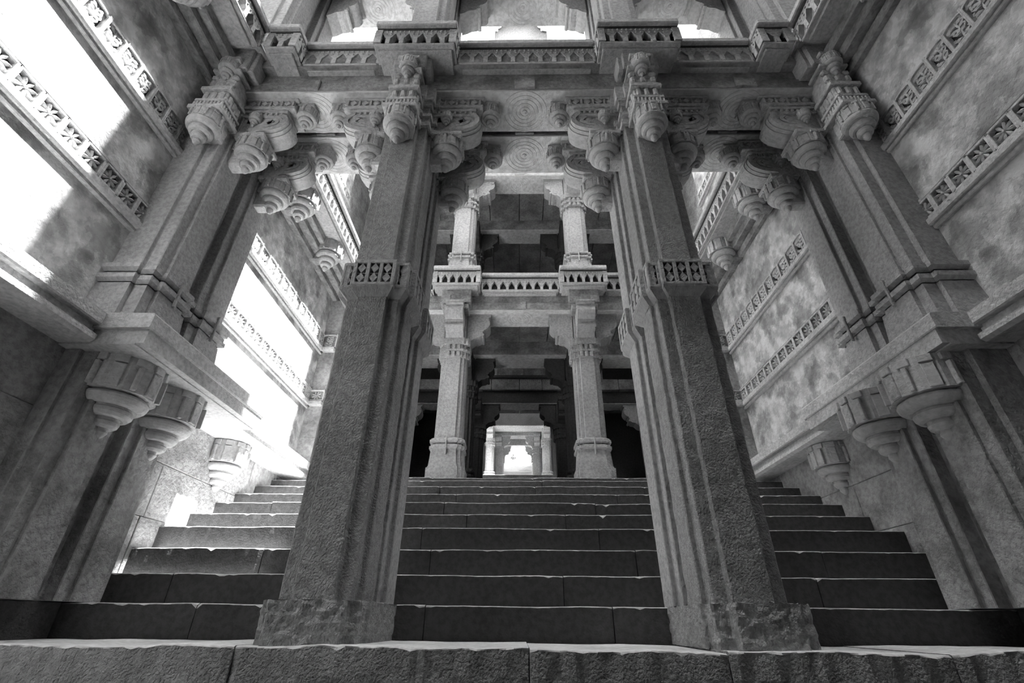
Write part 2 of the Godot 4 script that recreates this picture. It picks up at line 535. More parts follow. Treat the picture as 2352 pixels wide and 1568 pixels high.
# the big bracket of the near tower: local +x leads away from the pillar, y = 0 is the underside of the lintel
func bracket(label: String, at: Vector3, turn: float, mat := "carved", reach := 0.52) -> Node3D:
	var o := thing("pendant_bracket", label, "bracket", at, turn)
	if not meshes.has("bk_plate"):
		var b := MB.new()
		b.box(Vector3(0.24, -0.02, 0), Vector3(0.56, 0.04, 0.30), 0.006)
		b.box(Vector3(0.23, -0.085, 0), Vector3(0.50, 0.10, 0.24), 0.004)
		b.box(Vector3(0.24, -0.155, 0), Vector3(0.54, 0.04, 0.29), 0.006)
		for s in [-1.0, 1.0]:
			for k in 4:
				var x := 0.05 + k * 0.12
				b.extrude(PackedVector2Array([Vector2(x, -0.045), Vector2(x - 0.035, -0.087), Vector2(x, -0.13), Vector2(x + 0.035, -0.087)]), s * 0.115, s * 0.14)
				b.box(Vector3(x + 0.06, -0.087, s * 0.128), Vector3(0.02, 0.09, 0.024), 0.003)
		for k in 3:
			b.box(Vector3(0.485, -0.087, -0.08 + k * 0.08), Vector3(0.03, 0.07, 0.045), 0.01)
		meshes["bk_plate"] = b.mesh()
		b = MB.new()
		b.box(Vector3(0.21, -0.195, 0), Vector3(0.46, 0.04, 0.25), 0.005)
		b.box(Vector3(0.20, -0.235, 0), Vector3(0.43, 0.045, 0.21), 0.005)
		b.box(Vector3(0.19, -0.275, 0), Vector3(0.42, 0.035, 0.24), 0.005)
		for s in [-1.0, 1.0]:
			for k in 7:
				b.box(Vector3(0.05 + k * 0.055, -0.235, s * 0.112), Vector3(0.026, 0.04, 0.02), 0.004)
		for k in 5:
			b.box(Vector3(0.42, -0.235, -0.085 + k * 0.0425), Vector3(0.02, 0.04, 0.024), 0.004)
			b.box(Vector3(0.41, -0.305, -0.085 + k * 0.0425), Vector3(0.03, 0.05, 0.022), 0.006)
		b.box(Vector3(0.05, -0.40, 0), Vector3(0.14, 0.26, 0.2), 0.01)
		meshes["bk_block"] = b.mesh()
		b = MB.new()
		var line := [Vector2(0.37, -0.27), Vector2(0.425, -0.34), Vector2(0.40, -0.42), Vector2(0.31, -0.47), Vector2(0.22, -0.485), Vector2(0.165, -0.52), Vector2(0.155, -0.60)]
		for q in [[-0.125, -0.085, 0.0], [-0.085, -0.045, 0.009], [-0.045, 0.045, 0.018], [0.045, 0.085, 0.009], [0.085, 0.125, 0.0]]:
			ribbon(b, line, 0.05, q[0], q[1], q[2], -0.025)
		for q in [[0.022, 0.112], [0.062, 0.121], [0.10, 0.104], [0.137, 0.115]]:
			ribbon(b, line, 0.036, -q[1], q[1], 0.0, q[0])
		b.extrude(PackedVector2Array([Vector2(0.0, -0.285), Vector2(0.385, -0.285), Vector2(0.42, -0.33), Vector2(0.405, -0.40), Vector2(0.34, -0.455), Vector2(0.23, -0.485), Vector2(0.17, -0.52), Vector2(0.155, -0.59), Vector2(0.0, -0.59)]), -0.094, 0.094)
		b.box(Vector3(0.20, -0.33, 0), Vector3(0.36, 0.12, 0.2), 0.02)
		meshes["bk_scroll"] = b.mesh()
		b = MB.new()
		b.box(Vector3(0.0, -0.025, 0), Vector3(0.31, 0.05, 0.31), 0.006)
		pendant_drum(b, 0.16, 0.15, Vector3(0, -0.03, 0))
		pendant_bowl(b, 0.152, 0.25, Vector3(0, -0.175, 0))
		b.box(Vector3(-0.1, -0.22, 0), Vector3(0.16, 0.3, 0.13), 0.02)
		meshes["bk_pendant"] = b.mesh()
		b = MB.new()
		b.box(Vector3(0, -0.02, 0), Vector3(0.18, 0.04, 0.2), 0.005)
		pendant_drum(b, 0.105, 0.11, Vector3(0, -0.03, 0))
		pendant_bowl(b, 0.108, 0.16, Vector3(0, -0.135, 0), 22)
		meshes["bk_small"] = b.mesh()
		b = MB.new()
		pendant_drum(b, 0.055, 0.06, Vector3.ZERO)
		pendant_bowl(b, 0.06, 0.12, Vector3(0, -0.055, 0), 16)
		meshes["bk_tiny"] = b.mesh()
	var m: Material = M[mat]
	part("carved_plate", meshes["bk_plate"], m, o)
	part("corbel_block", meshes["bk_block"], m, o)
	part("scroll", meshes["bk_scroll"], m, o)
	part("pendant", meshes["bk_pendant"], m, o, Vector3(0.155, -0.58, 0))
	part("small_pendant", meshes["bk_small"], m, o, Vector3(reach + 0.06, -0.015, 0))
	for s in [-1.0, 1.0]:
		part("bud", meshes["bk_tiny"], m, o, Vector3(0.14, -0.29, s * 0.13))
	return o


# the upright stack on the face of a pillar, from a big pendant up to the parapet block
func front_stack(label: String, at: Vector3, turn: float, mat := "carved") -> void:
	var o := thing("carved_bracket", label, "bracket", at, turn)   # local +x leads away from the face, y = 0 is the lintel's underside
	if not meshes.has("fs_pendant"):
		var b := MB.new()
		pendant_drum(b, 0.14, 0.14, Vector3.ZERO)
		b.box(Vector3(-0.09, -0.1, 0), Vector3(0.14, 0.2, 0.22), 0.01)
		pendant_bowl(b, 0.148, 0.26, Vector3(0, -0.135, 0))
		meshes["fs_pendant"] = b.mesh()
		b = MB.new()
		b.box(Vector3(0.06, -0.50, 0), Vector3(0.30, 0.05, 0.32), 0.006)
		b.box(Vector3(0.05, -0.44, 0), Vector3(0.26, 0.09, 0.26), 0.006)
		for k in 7:
			b.box(Vector3(0.185, -0.44, -0.105 + k * 0.035), Vector3(0.02, 0.07, 0.018), 0.004)
			for s in [-1.0, 1.0]:
				b.box(Vector3(-0.03 + k * 0.035, -0.44, s * 0.135), Vector3(0.018, 0.07, 0.02), 0.004)
		b.box(Vector3(0.05, -0.375, 0), Vector3(0.28, 0.04, 0.29), 0.006)
		b.box(Vector3(0.04, -0.28, 0), Vector3(0.24, 0.16, 0.24), 0.012)
		for k in 3:
			b.box(Vector3(0.165, -0.28, -0.08 + k * 0.08), Vector3(0.03, 0.11, 0.045), 0.012)
			for s in [-1.0, 1.0]:
				b.box(Vector3(-0.03 + k * 0.07, -0.28, s * 0.125), Vector3(0.04, 0.11, 0.03), 0.012)
		b.box(Vector3(0.05, -0.18, 0), Vector3(0.28, 0.05, 0.30), 0.006)
		b.box(Vector3(0.04, -0.12, 0), Vector3(0.22, 0.09, 0.22), 0.01)
		meshes["fs_tiers"] = b.mesh()
		b = MB.new()
		b.box(Vector3(0.03, 0.02, 0), Vector3(0.24, 0.22, 0.20), 0.01)
		for z in [-0.1, 0.0, 0.1]:
			b.box(Vector3(0.14, -0.04, z), Vector3(0.05, 0.09, 0.055), 0.014)
			b.box(Vector3(0.145, 0.05, z), Vector3(0.05, 0.05, 0.07), 0.014)
		b.box(Vector3(0.05, 0.14, 0), Vector3(0.28, 0.035, 0.28), 0.005)
		meshes["fs_carving"] = b.mesh()
		b = MB.new()
		pendant_drum(b, 0.092, 0.1, Vector3.ZERO)
		pendant_bowl(b, 0.096, 0.17, Vector3(0, -0.095, 0), 22)
		b.box(Vector3(-0.04, 0.02, 0), Vector3(0.2, 0.05, 0.22), 0.006)
		meshes["fs_small"] = b.mesh()
		b = MB.new()
		b.box(Vector3(0.0, 0.34, 0), Vector3(0.3, 0.38, 0.33), 0.008)
		b.box(Vector3(0.0, 0.34, 0), Vector3(0.22, 0.38, 0.42), 0.008)
		b.box(Vector3(0.0, 0.52, 0), Vector3(0.36, 0.05, 0.46), 0.008)
		meshes["fs_die"] = b.mesh()
	var m: Material = M[mat]
	part("pendant", meshes["fs_pendant"], m, o, Vector3(0.115, -0.53, 0))
	part("carved_tiers", meshes["fs_tiers"], m, o, Vector3(0.015, 0, 0))
	part("carved_stem", meshes["fs_carving"], m, o, Vector3(0.01, 0, 0))
	part("small_pendant", meshes["fs_small"], m, o, Vector3(0.175, 0.27, 0))
	part("die_block", meshes["fs_die"], m, o, Vector3(0.03, 0.06, 0))


# a pendant that hangs from a ledge or a balcony soffit against the wall
func hung_pendant(label: String, at: Vector3, r: float, h: float, mat := "carved") -> void:
	var o := thing("hanging_pendant", label, "pendant", at)
	var b := MB.new()
	var dh := h * 0.45
	pendant_drum(b, r, dh, Vector3.ZERO)
	part("drum", b, M[mat], o)
	b = MB.new()
	pendant_bowl(b, r * 0.9, h - dh, Vector3(0, -dh + 0.003, 0))
	part("bowl", b, M[mat], o)
	b = MB.new()   # the stone it is cut from, running back into the wall
	var s := signf(at.x)
	b.box(Vector3(s * r * 0.75, -h * 0.36, 0), Vector3(r * 1.1, h * 0.68, r * 0.8), 0.02)
	part("tail_block", b, M["ashlar"], o)


# concentric rings cut in the underside of a lintel
func roundel_mesh(r: float) -> ArrayMesh:
	var key := "roundel%s" % r
	if not meshes.has(key):
		var b := MB.new()
		for f in [1.0, 0.8, 0.62, 0.44, 0.26]:
			var q: float = r * f
			b.lathe([Vector2(q - 0.02, 0.004), Vector2(q - 0.016, -0.006), Vector2(q - 0.004, -0.007), Vector2(q, 0.004)], 48)
		b.lathe([Vector2(r * 0.12, 0.004), Vector2(r * 0.1, -0.012), Vector2(0, -0.02)], 16)
		meshes[key] = b.mesh()
	return meshes[key]


func lintel(label: String, x0: float, x1: float, y: float, d0: float, d1: float, h := 0.34, mat := "beam", ring := 0.24) -> Node3D:
	var xm := (x0 + x1) / 2
	var o := thing("stone_lintel", label, "lintel", V(xm, y, d0))
	var w := (x1 - x0)
	var b := MB.new()
	span(b, -w / 2, w / 2, 0, h * 0.46, 0.0, d1 - d0, 0.012)
	part("lower_course", b, M[mat], o)
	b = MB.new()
	span(b, -w / 2, w / 2, -0.012, 0.012, 0.006, d1 - d0 - 0.006, 0.006)  # thin pale sheet: bounce light from below put into its colour
	part("soffit", b, M["pale"], o, Vector3.ZERO, 0.0, "clean underside painted paler for bounce light")
	b = MB.new()
	span(b, -w / 2, w / 2, h * 0.47, h, 0.025, d1 - d0 - 0.02, 0.01)
	part("upper_course", b, M[mat], o)
	b = MB.new()
	span(b, -0.11, 0.11, 0.01, h * 0.52, -0.022, 0.1, 0.008)
	part("centre_tile", b, M[mat], o)
	part("roundel", roundel_mesh(ring), M["pale"], o, V(0, -0.01, (d1 - d0) / 2))
	return o


# a parapet run: local x along it, y = 0 at the top of the lip, +z outward
func parapet(label: String, at: Vector3, turn: float, length: float, depth := 0.25, mat := "carved", ends := false) -> Node3D:
	var o := thing("balcony_parapet", label, "parapet", at, turn)
	var b := MB.new()
	b.box(Vector3(0, -0.04, -depth / 2 + 0.02), Vector3(length, 0.08, depth + 0.04), 0.012)
	part("lip", b, M[mat], o)
	b = MB.new()
	b.box(Vector3(0, -0.095, -depth / 2), Vector3(length - 0.02, 0.03, depth), 0.004)
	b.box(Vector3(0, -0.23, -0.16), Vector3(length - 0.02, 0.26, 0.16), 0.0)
	part("back", b, M["shaded_recess"], o)
	b = MB.new()
	b.box(Vector3(0, -0.365, -depth / 2 - 0.012), Vector3(length - 0.02, 0.03, depth), 0.008)
	b.box(Vector3(0, -0.395, -depth / 2 - 0.05), Vector3(length - 0.09, 0.035, depth - 0.02), 0.006)
	part("moulding", b, M[mat], o)
	var k := maxi(1, int(round(length / 0.15)))
	for i in k:
		part("arch_niche", niche_mesh(), M[mat], o, Vector3((i + 0.5 - k / 2.0) * length / k, -0.35, -0.085)).scale.x = length / k / 0.145
	if ends:
		var k2 := maxi(1, int(round(depth / 0.16)))
		for s in [-1.0, 1.0]:
			for i in k2:
				part("arch_niche", niche_mesh(), M[mat], o, Vector3(s * (length / 2 - 0.075), -0.35, -(i + 0.5) * depth / k2), s * PI / 2).scale.x = depth / k2 / 0.145
	return o


# a carved band on a side wall; s = -1 for the left wall. d0..d1 along the wall, y0..y1 the panels
func frieze(label: String, s: float, x: float, d0: float, d1: float, y0: float, y1: float, rosettes: bool, pitch := 0.193) -> void:
	var k := maxi(1, int(round((d1 - d0) / pitch)))
	var w := (d1 - d0) / k
	var o := thing("carved_frieze", label, "frieze", V(x, y0, (d0 + d1) / 2), -s * PI / 2)    # local +z faces into the well
	if s < 0:
		o.rotation.y = PI / 2
	else:
		o.rotation.y = -PI / 2
	var L := d1 - d0
	var b := MB.new()
	b.box(Vector3(0, -0.05, 0.015), Vector3(L, 0.07, 0.09), 0.012)
	b.box(Vector3(0, -0.1, 0.0), Vector3(L, 0.04, 0.06), 0.008)
	part("moulding", b, M["carved"], o)
	b = MB.new()
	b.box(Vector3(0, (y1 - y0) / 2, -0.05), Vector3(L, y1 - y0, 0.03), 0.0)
	part("back", b, M["shaded_recess"], o)
	if rosettes:
		b = MB.new()
		b.box(Vector3(0, y1 - y0 + 0.015, 0.0), Vector3(L, 0.03, 0.05), 0.006)
		part("fillet", b, M["plaster"], o)
	for i in k:
		var at := Vector3(-L / 2 + (i + 0.5) * w, (y1 - y0) / 2, 0.0)
		if rosettes:
			var p := part("rosette_panel", panel_mesh(w, y1 - y0, false), M["carved"], o, at)
			part("rosette", rosette_mesh(minf(w, y1 - y0) - 0.026), M["carved"], p, Vector3(0, 0, -0.012))
		else:
			var p := part("vine_panel", panel_mesh(w, y1 - y0, true), M["carved"], o, at)
			part("foliage", foliage_mesh(w * 0.95, (y1 - y0) * 0.88, i % 3), M["carved"], p, Vector3(0, -0.01, -0.012))


# stones laid side by side across the stair: front edge worn, joints open
func worn_block(x0: float, x1: float, y0: float, y1: float, d0: float, d1: float, amp := 0.008, cell := 0.035) -> Array:
	var b := MB.new()
	var top := MB.new()
	var f := FastNoiseLite.new()
	f.frequency = 2.6
	f.fractal_octaves = 4
	f.seed = int(absf(d0) * 100)
	var n := maxi(2, int((x1 - x0) / cell))
	var h := y1 - y0
	var rows := []
	for i in n + 1:
		var x := lerpf(x0, x1, float(i) / n)
		var e := f.get_noise_2d(x * 3.0, 0.0)
		var chip := maxf(0.0, f.get_noise_2d(x * 6.0, 40.0) - 0.34) * 0.07
		var end := 0.012 if i == 0 or i == n else 0.0
		var sag := f.get_noise_2d(x * 0.5, 80.0) * amp * 1.3
		var g := 0.005 + absf(e) * amp * 0.8 + chip + end * 0.5
		var row := []
		for q in 6:
			var yy := lerpf(y0, y1 - g, float(q) / 5)
			row.append(Vector3(x, yy + (sag if q == 5 else 0.0), -(d0 + end * 0.5 + f.get_noise_2d(x * 4.0, yy * 4.0 + d0 * 7.0) * amp)))
		row.append(Vector3(x, y1 - g * 0.35 + sag, -(d0 + g * 0.35)))
		row.append(Vector3(x, y1 + sag, -(d0 + g + 0.004)))
		row.append(Vector3(x, y1 + sag * 0.4, -d1))
		rows.append(row)
	for i in n:
		for q in 8:
			var out := Vector3(0, 0, 1) if q < 5 else Vector3(0, 1, 0.4) if q < 7 else Vector3.UP
			(b if q < 5 else top).quad(rows[i][q], rows[i + 1][q], rows[i + 1][q + 1], rows[i][q + 1], out)
	for e in [[0, -1.0], [n, 1.0]]:
		var r: Array = rows[e[0]]
		var back_low := Vector3(r[0].x, y0, -d1)
		for q in 8:
			b.tri(back_low, r[q], r[q + 1], Vector3(e[1], 0, 0), Vector3(e[1], 0, 0), Vector3(e[1], 0, 0))
	b.quad(Vector3(x0, y0, -d1), Vector3(x1, y0, -d1), Vector3(x1, y1, -d1), Vector3(x0, y1, -d1), Vector3(0, 0, -1))
	return [b, top]


func step(label: String, x0: float, x1: float, y0: float, y1: float, d0: float, d1: float, cuts: Array, mat := "step", amp := 0.008) -> void:
	var o := thing("stair_step", label, "step", V((x0 + x1) / 2, y0, d0))
	var xs := [x0] + cuts + [x1]
	for i in xs.size() - 1:
		var b := worn_block(xs[i] + 0.003, xs[i + 1] - 0.003, y0, y1 + rng.randf_range(-0.004, 0.004), d0 + rng.randf_range(-0.006, 0.006), d1, amp)
		for m in b:
			for k in m.v.size():
				m.v[k] -= o.position
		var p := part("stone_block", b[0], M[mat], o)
		part("lit_worn_top", b[1], M["lit_tread"], p)  # top and arris painted lighter than the riser, as lit from above


# a wall face laid in courses: every stone a part of its own. s = -1 left wall; x is the face
func courses(o: Node3D, s: float, x: float, d0: float, d1: float, y0: float, y1: float, course: float, length: float, mat: String, thick := 0.25) -> void:
	var n := maxi(1, int(round((y1 - y0) / course)))
	for i in n:
		var a := y0 + (y1 - y0) * i / n
		var b := y0 + (y1 - y0) * (i + 1) / n
		var d := d0
		var first := true
		while d < d1 - 0.01:
			var e := d + length * rng.randf_range(0.7, 1.3) * (0.6 if first and i % 2 else 1.0)
			first = false
			if d1 - e < length * 0.4:
				e = d1
			var j := rng.randf_range(-0.004, 0.004)
			part("stone_block", boxm(Vector3(thick, b - a - 0.004, e - d - 0.004).snapped(Vector3.ONE * 0.002), 0.005), M[mat], o, V(x + s * thick / 2 + j, (a + b) / 2, (d + e) / 2))
			d = e


func slab(called: String, x0: float, x1: float, y0: float, y1: float, d0: float, d1: float, mat: String, parent: Node, ch := 0.01) -> MeshInstance3D:
	return part(called, boxm(Vector3(absf(x1 - x0), absf(y1 - y0), absf(d1 - d0)), ch), M[mat], parent, V((x0 + x1) / 2, (y0 + y1) / 2, (d0 + d1) / 2))


# ---------------------------------------------------------------- the pillars of the near tower
func lattice_ring(o: Node3D, at: Vector3, h: float, c: float, s: float) -> void:
	var b := MB.new()
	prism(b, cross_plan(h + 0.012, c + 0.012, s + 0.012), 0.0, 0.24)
	part("band_core", b, M["shaded_recess"], o, at)
	b = MB.new()
	var big := cross_plan(h + 0.055, c + 0.05, s + 0.055)
	b.loft(cross_plan(h + 0.002, c + 0.002, s + 0.002), big, -0.07, -0.012, UPRIGHT)
	prism(b, big, -0.014, 0.004)
	prism(b, cross_plan(h + 0.05, c + 0.045, s + 0.05), 0.235, 0.25)
	part("band_moulding", b, M["pillar"], o, at)
	for k in 4:
		var basis := Basis(Vector3.UP, k * PI / 2)
		var w := (c + 0.05) * 2
		part("lattice_panel", lattice_mesh(snappedf(w, 0.001), 0.24, 3), M["pillar"], o, at + basis * Vector3(0, 0.12, h + 0.03), k * PI / 2)
		for q in [-1.0, 1.0]:
			var cw := s + 0.055 - c - 0.05
			part("lattice_panel", lattice_mesh(snappedf(cw, 0.001), 0.24, 1), M["pillar"], o, at + basis * Vector3(q * (c + 0.05 + cw / 2), 0.12, s + 0.03), k * PI / 2)


func main_pillar(px: float, label: String) -> void:
	var o := thing("stone_pillar", label, "pillar", V(px, -0.11, 3.3))
	var pl := PackedVector2Array([Vector2(-0.2, 0.535), Vector2(0.2, 0.535), Vector2(0.2, 0.46), Vector2(0.265, 0.46), Vector2(0.265, 0.34), Vector2(0.285, 0.34), Vector2(0.285, -0.36), Vector2(-0.285, -0.36), Vector2(-0.285, 0.34), Vector2(-0.265, 0.34), Vector2(-0.265, 0.46), Vector2(-0.2, 0.46)])
	if px > 0:
		pl = PackedVector2Array([Vector2(-0.14, 0.535), Vector2(0.205, 0.535), Vector2(0.205, 0.46), Vector2(0.29, 0.46), Vector2(0.29, 0.34), Vector2(0.31, 0.34), Vector2(0.31, -0.36), Vector2(-0.255, -0.36), Vector2(-0.255, 0.36), Vector2(-0.225, 0.36), Vector2(-0.225, 0.47), Vector2(-0.14, 0.47)])
	var b := MB.new()
	rough_prism(b, eased(pl, 0.008), 0.0, 0.205, 0.016, 0.013, o.position, 16.0)
	part("plinth", b, M["hammered"], o)
	for q in [[0.23, 0.235, 0.113, 0.198, 2.835], [-0.30, 0.235, 0.113, 0.198, 3.365]]:
		b = MB.new()
		var plan := eased(cross_plan(q[1], q[2], q[3]), 0.006)
		if q[0] > 0:
			rough_prism(b, plan, 0.2, 2.2, 0.03, 0.006, o.position + Vector3(0, 0, q[0]), 7.0)
			prism(b, plan, 2.2, 4.88)
		else:
			prism(b, plan, 0.2, 4.88)
		part("shaft", b, M["hammered"] if q[0] > 0 else M["pillar"], o, Vector3(0, 0, q[0]))
		lattice_ring(o, Vector3(0, 2.27, q[0]), q[1], q[2], q[3])
		b = MB.new()
		for e in [[4.28, 4.33, 0.03], [4.33, 4.42, 0.012], [4.42, 4.46, 0.035], [4.62, 4.68, 0.02], [4.68, 4.875, 0.045]]:
			prism(b, cross_plan(q[1] + e[2], q[2] + e[2], q[3] + e[2]), e[0], e[1])
		part("capital", b, M["carved"], o, Vector3(0, 0, q[0]))


# half pillar against a side wall, between y0 and y1; s = side, xf = its inner face
func pilaster(label: String, s: float, xf: float, xw: float, y0: float, y1: float, dc: float, base: bool, mat := "pillar") -> void:
	var o := thing("wall_pilaster", label, "pilaster", V(xf, y0, dc))
	var back := absf(xw - xf) + 0.1
	var mk := func(g: float) -> PackedVector2Array:
		return PackedVector2Array([Vector2(-s * g, -0.113 - g), Vector2(s * 0.037 - s * g, -0.113 - g), Vector2(s * 0.037 - s * g, -0.198 - g), Vector2(s * 0.14 - s * g, -0.198 - g), Vector2(s * 0.14 - s * g, -0.235 - g), Vector2(s * back, -0.235 - g), Vector2(s * back, 0.235 + g), Vector2(s * 0.14 - s * g, 0.235 + g), Vector2(s * 0.14 - s * g, 0.198 + g), Vector2(s * 0.037 - s * g, 0.198 + g), Vector2(s * 0.037 - s * g, 0.113 + g), Vector2(-s * g, 0.113 + g)])
	var b := MB.new()
	prism(b, eased(mk.call(0.0), 0.006), 0.0, y1 - y0)
	part("shaft", b, M[mat], o)
	if base:
		b = MB.new()
		b.loft(mk.call(0.06), mk.call(0.03), 0.0, 0.34, UPRIGHT)
		prism(b, mk.call(0.05), 0.0, 0.05)
		part("base", b, M[mat], o)
		for e in [[0.35, 0.43], [0.45, 0.53]]:
			b = MB.new()
			b.loft(mk.call(0.03), mk.call(0.062), e[0], e[0] + 0.02, UPRIGHT)
			prism(b, mk.call(0.062), e[0] + 0.02, e[1] - 0.02)
			b.loft(mk.call(0.062), mk.call(0.03), e[1] - 0.02, e[1], UPRIGHT)
			part("collar", b, M[mat], o)
		b = MB.new()
		b.box(Vector3(-s * 0.065, 0.42, 0), Vector3(0.03, 0.26, 0.018), 0.006)
		part("tongue", b, M[mat], o)


# ---------------------------------------------------------------- the slimmer pillars of the towers behind
func scroll_mesh() -> ArrayMesh:
	if not meshes.has("scroll_bracket"):
		var b := MB.new()
		var p := PackedVector2Array([Vector2(0, 0), Vector2(0.4, 0), Vector2(0.4, -0.07), Vector2(0.365, -0.08), Vector2(0.365, -0.10)])
		for k in 9:
			var t := deg_to_rad(lerpf(38, -62, k / 8.0))
			p.append(Vector2(0.24 + cos(t) * 0.15, -0.195 + sin(t) * 0.15))
		p.append_array(PackedVector2Array([Vector2(0.285, -0.335), Vector2(0.285, -0.36), Vector2(0.265, -0.365), Vector2(0.265, -0.42), Vector2(0.25, -0.43), Vector2(0.25, -0.455), Vector2(0.21, -0.485), Vector2(0.13, -0.5), Vector2(0.06, -0.57), Vector2(0, -0.6)]))
		b.extrude(p, -0.15, 0.15)
		b.extrude(PackedVector2Array([Vector2(0, -0.012), Vector2(0.41, -0.012), Vector2(0.41, -0.035), Vector2(0, -0.035)]), -0.16, 0.16)
		for e in [[0.345, -0.125, 0.03], [0.265, -0.44, 0.028], [0.17, -0.44, 0.024]]:
			var c := PackedVector2Array()
			for k in 10:
				c.append(Vector2(e[0] + cos(TAU * k / 10) * e[2], e[1] + sin(TAU * k / 10) * e[2]))
			b.extrude(c, -0.162, 0.162)
		meshes["scroll_bracket"] = b.mesh()
	return meshes["scroll_bracket"]


func slim_pillar(label: String, x: float, d: float, y0: float, y1: float, mat := "pillar", sides := [0, 1, 2, 3], low := true) -> void:
	var o := thing("slim_pillar", label, "pillar", V(x, y0, d))
	var H := y1 - y0
	var cp := func(g: float) -> PackedVector2Array: return cross_plan(0.215 + g, 0.12 + g, 0.18 + g)
	var b := MB.new()
	if low:
		prism(b, cp.call(0.075), 0, 0.28)
		b.loft(cp.call(0.05), cp.call(0.03), 0.28, 0.55, UPRIGHT)
	else:
		b.loft(cp.call(0.05), cp.call(0.03), 0.0, 0.55, UPRIGHT)
	part("base", b, M[mat], o)
	for e in [[0.55, 0.63], [0.65, 0.73]]:
		b = MB.new()
		b.loft(cp.call(0.03), cp.call(0.055), e[0], e[0] + 0.02, UPRIGHT)
		prism(b, cp.call(0.055), e[0] + 0.02, e[1] - 0.02)
		b.loft(cp.call(0.055), cp.call(0.03), e[1] - 0.02, e[1], UPRIGHT)
		part("collar", b, M[mat], o)
	b = MB.new()
	b.box(Vector3(0, 0.6, 0.27), Vector3(0.02, 0.28, 0.03), 0.005)
	part("tongue", b, M[mat], o)
	b = MB.new()
	prism(b, eased(cp.call(0.0), 0.006), 0.5, H)
	part("shaft", b, M[mat], o)
	b = MB.new()
	var t := H - 0.92
	prism(b, cp.call(0.025), t, t + 0.1)
	prism(b, cp.call(0.045), t + 0.1, t + 0.14)
	prism(b, cp.call(0.02), t + 0.14, t + 0.24)
	prism(b, cp.call(0.05), t + 0.24, t + 0.36)
	for k in 4:
		var xf := Transform3D(Basis(Vector3.UP, k * PI / 2), Vector3.ZERO)
		for q in [-1.0, 0.0, 1.0]:
			b.box(Vector3(q * 0.085, t + 0.05, 0.24), Vector3(0.05, 0.09, 0.05), 0.008, xf)
			b.box(Vector3(q * 0.085, t + 0.19, 0.235), Vector3(0.05, 0.09, 0.05), 0.008, xf)
	part("capital", b, M[mat], o)
	for k in sides:
		part("scroll_bracket", scroll_mesh(), M[mat], o, Basis(Vector3.UP, k * PI / 2) * Vector3(0.2, H, 0), k * PI / 2)


# ---------------------------------------------------------------- a seated figure, one surface over a chain of joints
func figure(bones: Array, cell: float) -> ArrayMesh:
	var lo := Vector3.INF
	var hi := -Vector3.INF
	for e in bones:
		for k in 2:
			lo = lo.min(e[k] - Vector3.ONE * (e[k + 2] + 0.04))
			hi = hi.max(e[k] + Vector3.ONE * (e[k + 2] + 0.04))
	var n := Vector3i((hi - lo) / cell) + Vector3i.ONE * 2
	var val := PackedFloat32Array()
	val.resize(n.x * n.y * n.z)
	for z in n.z:
		for y in n.y:
			for x in n.x:
				var p := lo + Vector3(x, y, z) * cell
				var acc := 0.0
				for e in bones:
					var ab: Vector3 = e[1] - e[0]
					var t := clampf((p - e[0]).dot(ab) / maxf(ab.length_squared(), 1e-9), 0, 1)
					acc += exp(-40.0 * ((p - (e[0] + ab * t)).length() - lerpf(e[2], e[3], t)))
				val[x + n.x * (y + n.y * z)] = -log(maxf(acc, 1e-30)) / 40.0
	var at := {}
	var b := MB.new()
	var idx := func(x, y, z): return x + n.x * (y + n.y * z)
	for z in n.z - 1:
		for y in n.y - 1:
			for x in n.x - 1:
				var sum := Vector3()
				var cnt := 0
				for e in [[0, 0, 0, 1, 0, 0], [0, 1, 0, 1, 1, 0], [0, 0, 1, 1, 0, 1], [0, 1, 1, 1, 1, 1], [0, 0, 0, 0, 1, 0], [1, 0, 0, 1, 1, 0], [0, 0, 1, 0, 1, 1], [1, 0, 1, 1, 1, 1], [0, 0, 0, 0, 0, 1], [1, 0, 0, 1, 0, 1], [0, 1, 0, 0, 1, 1], [1, 1, 0, 1, 1, 1]]:
					var va := val[idx.call(x + e[0], y + e[1], z + e[2])]
					var vb := val[idx.call(x + e[3], y + e[4], z + e[5])]
					if (va < 0) != (vb < 0):
						sum += Vector3(x + e[0], y + e[1], z + e[2]).lerp(Vector3(x + e[3], y + e[4], z + e[5]), va / (va - vb))
						cnt += 1
				if cnt:
					at[idx.call(x, y, z)] = lo + sum / cnt * cell
	for z in range(1, n.z - 1):
		for y in range(1, n.y - 1):
			for x in range(1, n.x - 1):
				var v0 := val[idx.call(x, y, z)]
				for a in 3:
					var st := Vector3i.ZERO
					st[a] = 1
					var v1 := val[idx.call(x + st.x, y + st.y, z + st.z)]
					if (v0 < 0) == (v1 < 0):
						continue
					var i := Vector3i.ZERO
					i[(a + 1) % 3] = 1
					var j := Vector3i.ZERO
					j[(a + 2) % 3] = 1
					var q := []
					for c in [Vector3i.ZERO, i, i + j, j]:
						q.append(at.get(idx.call(x - c.x, y - c.y, z - c.z)))
					if q.has(null):
						continue
					b.quad(q[0], q[1], q[2], q[3], Vector3(st) * (1.0 if v0 < 0 else -1.0))
	return b.mesh()


func mirror_x(x: float) -> float:      # where a thing at x on the left side stands on the right side
	return 0.18 - x


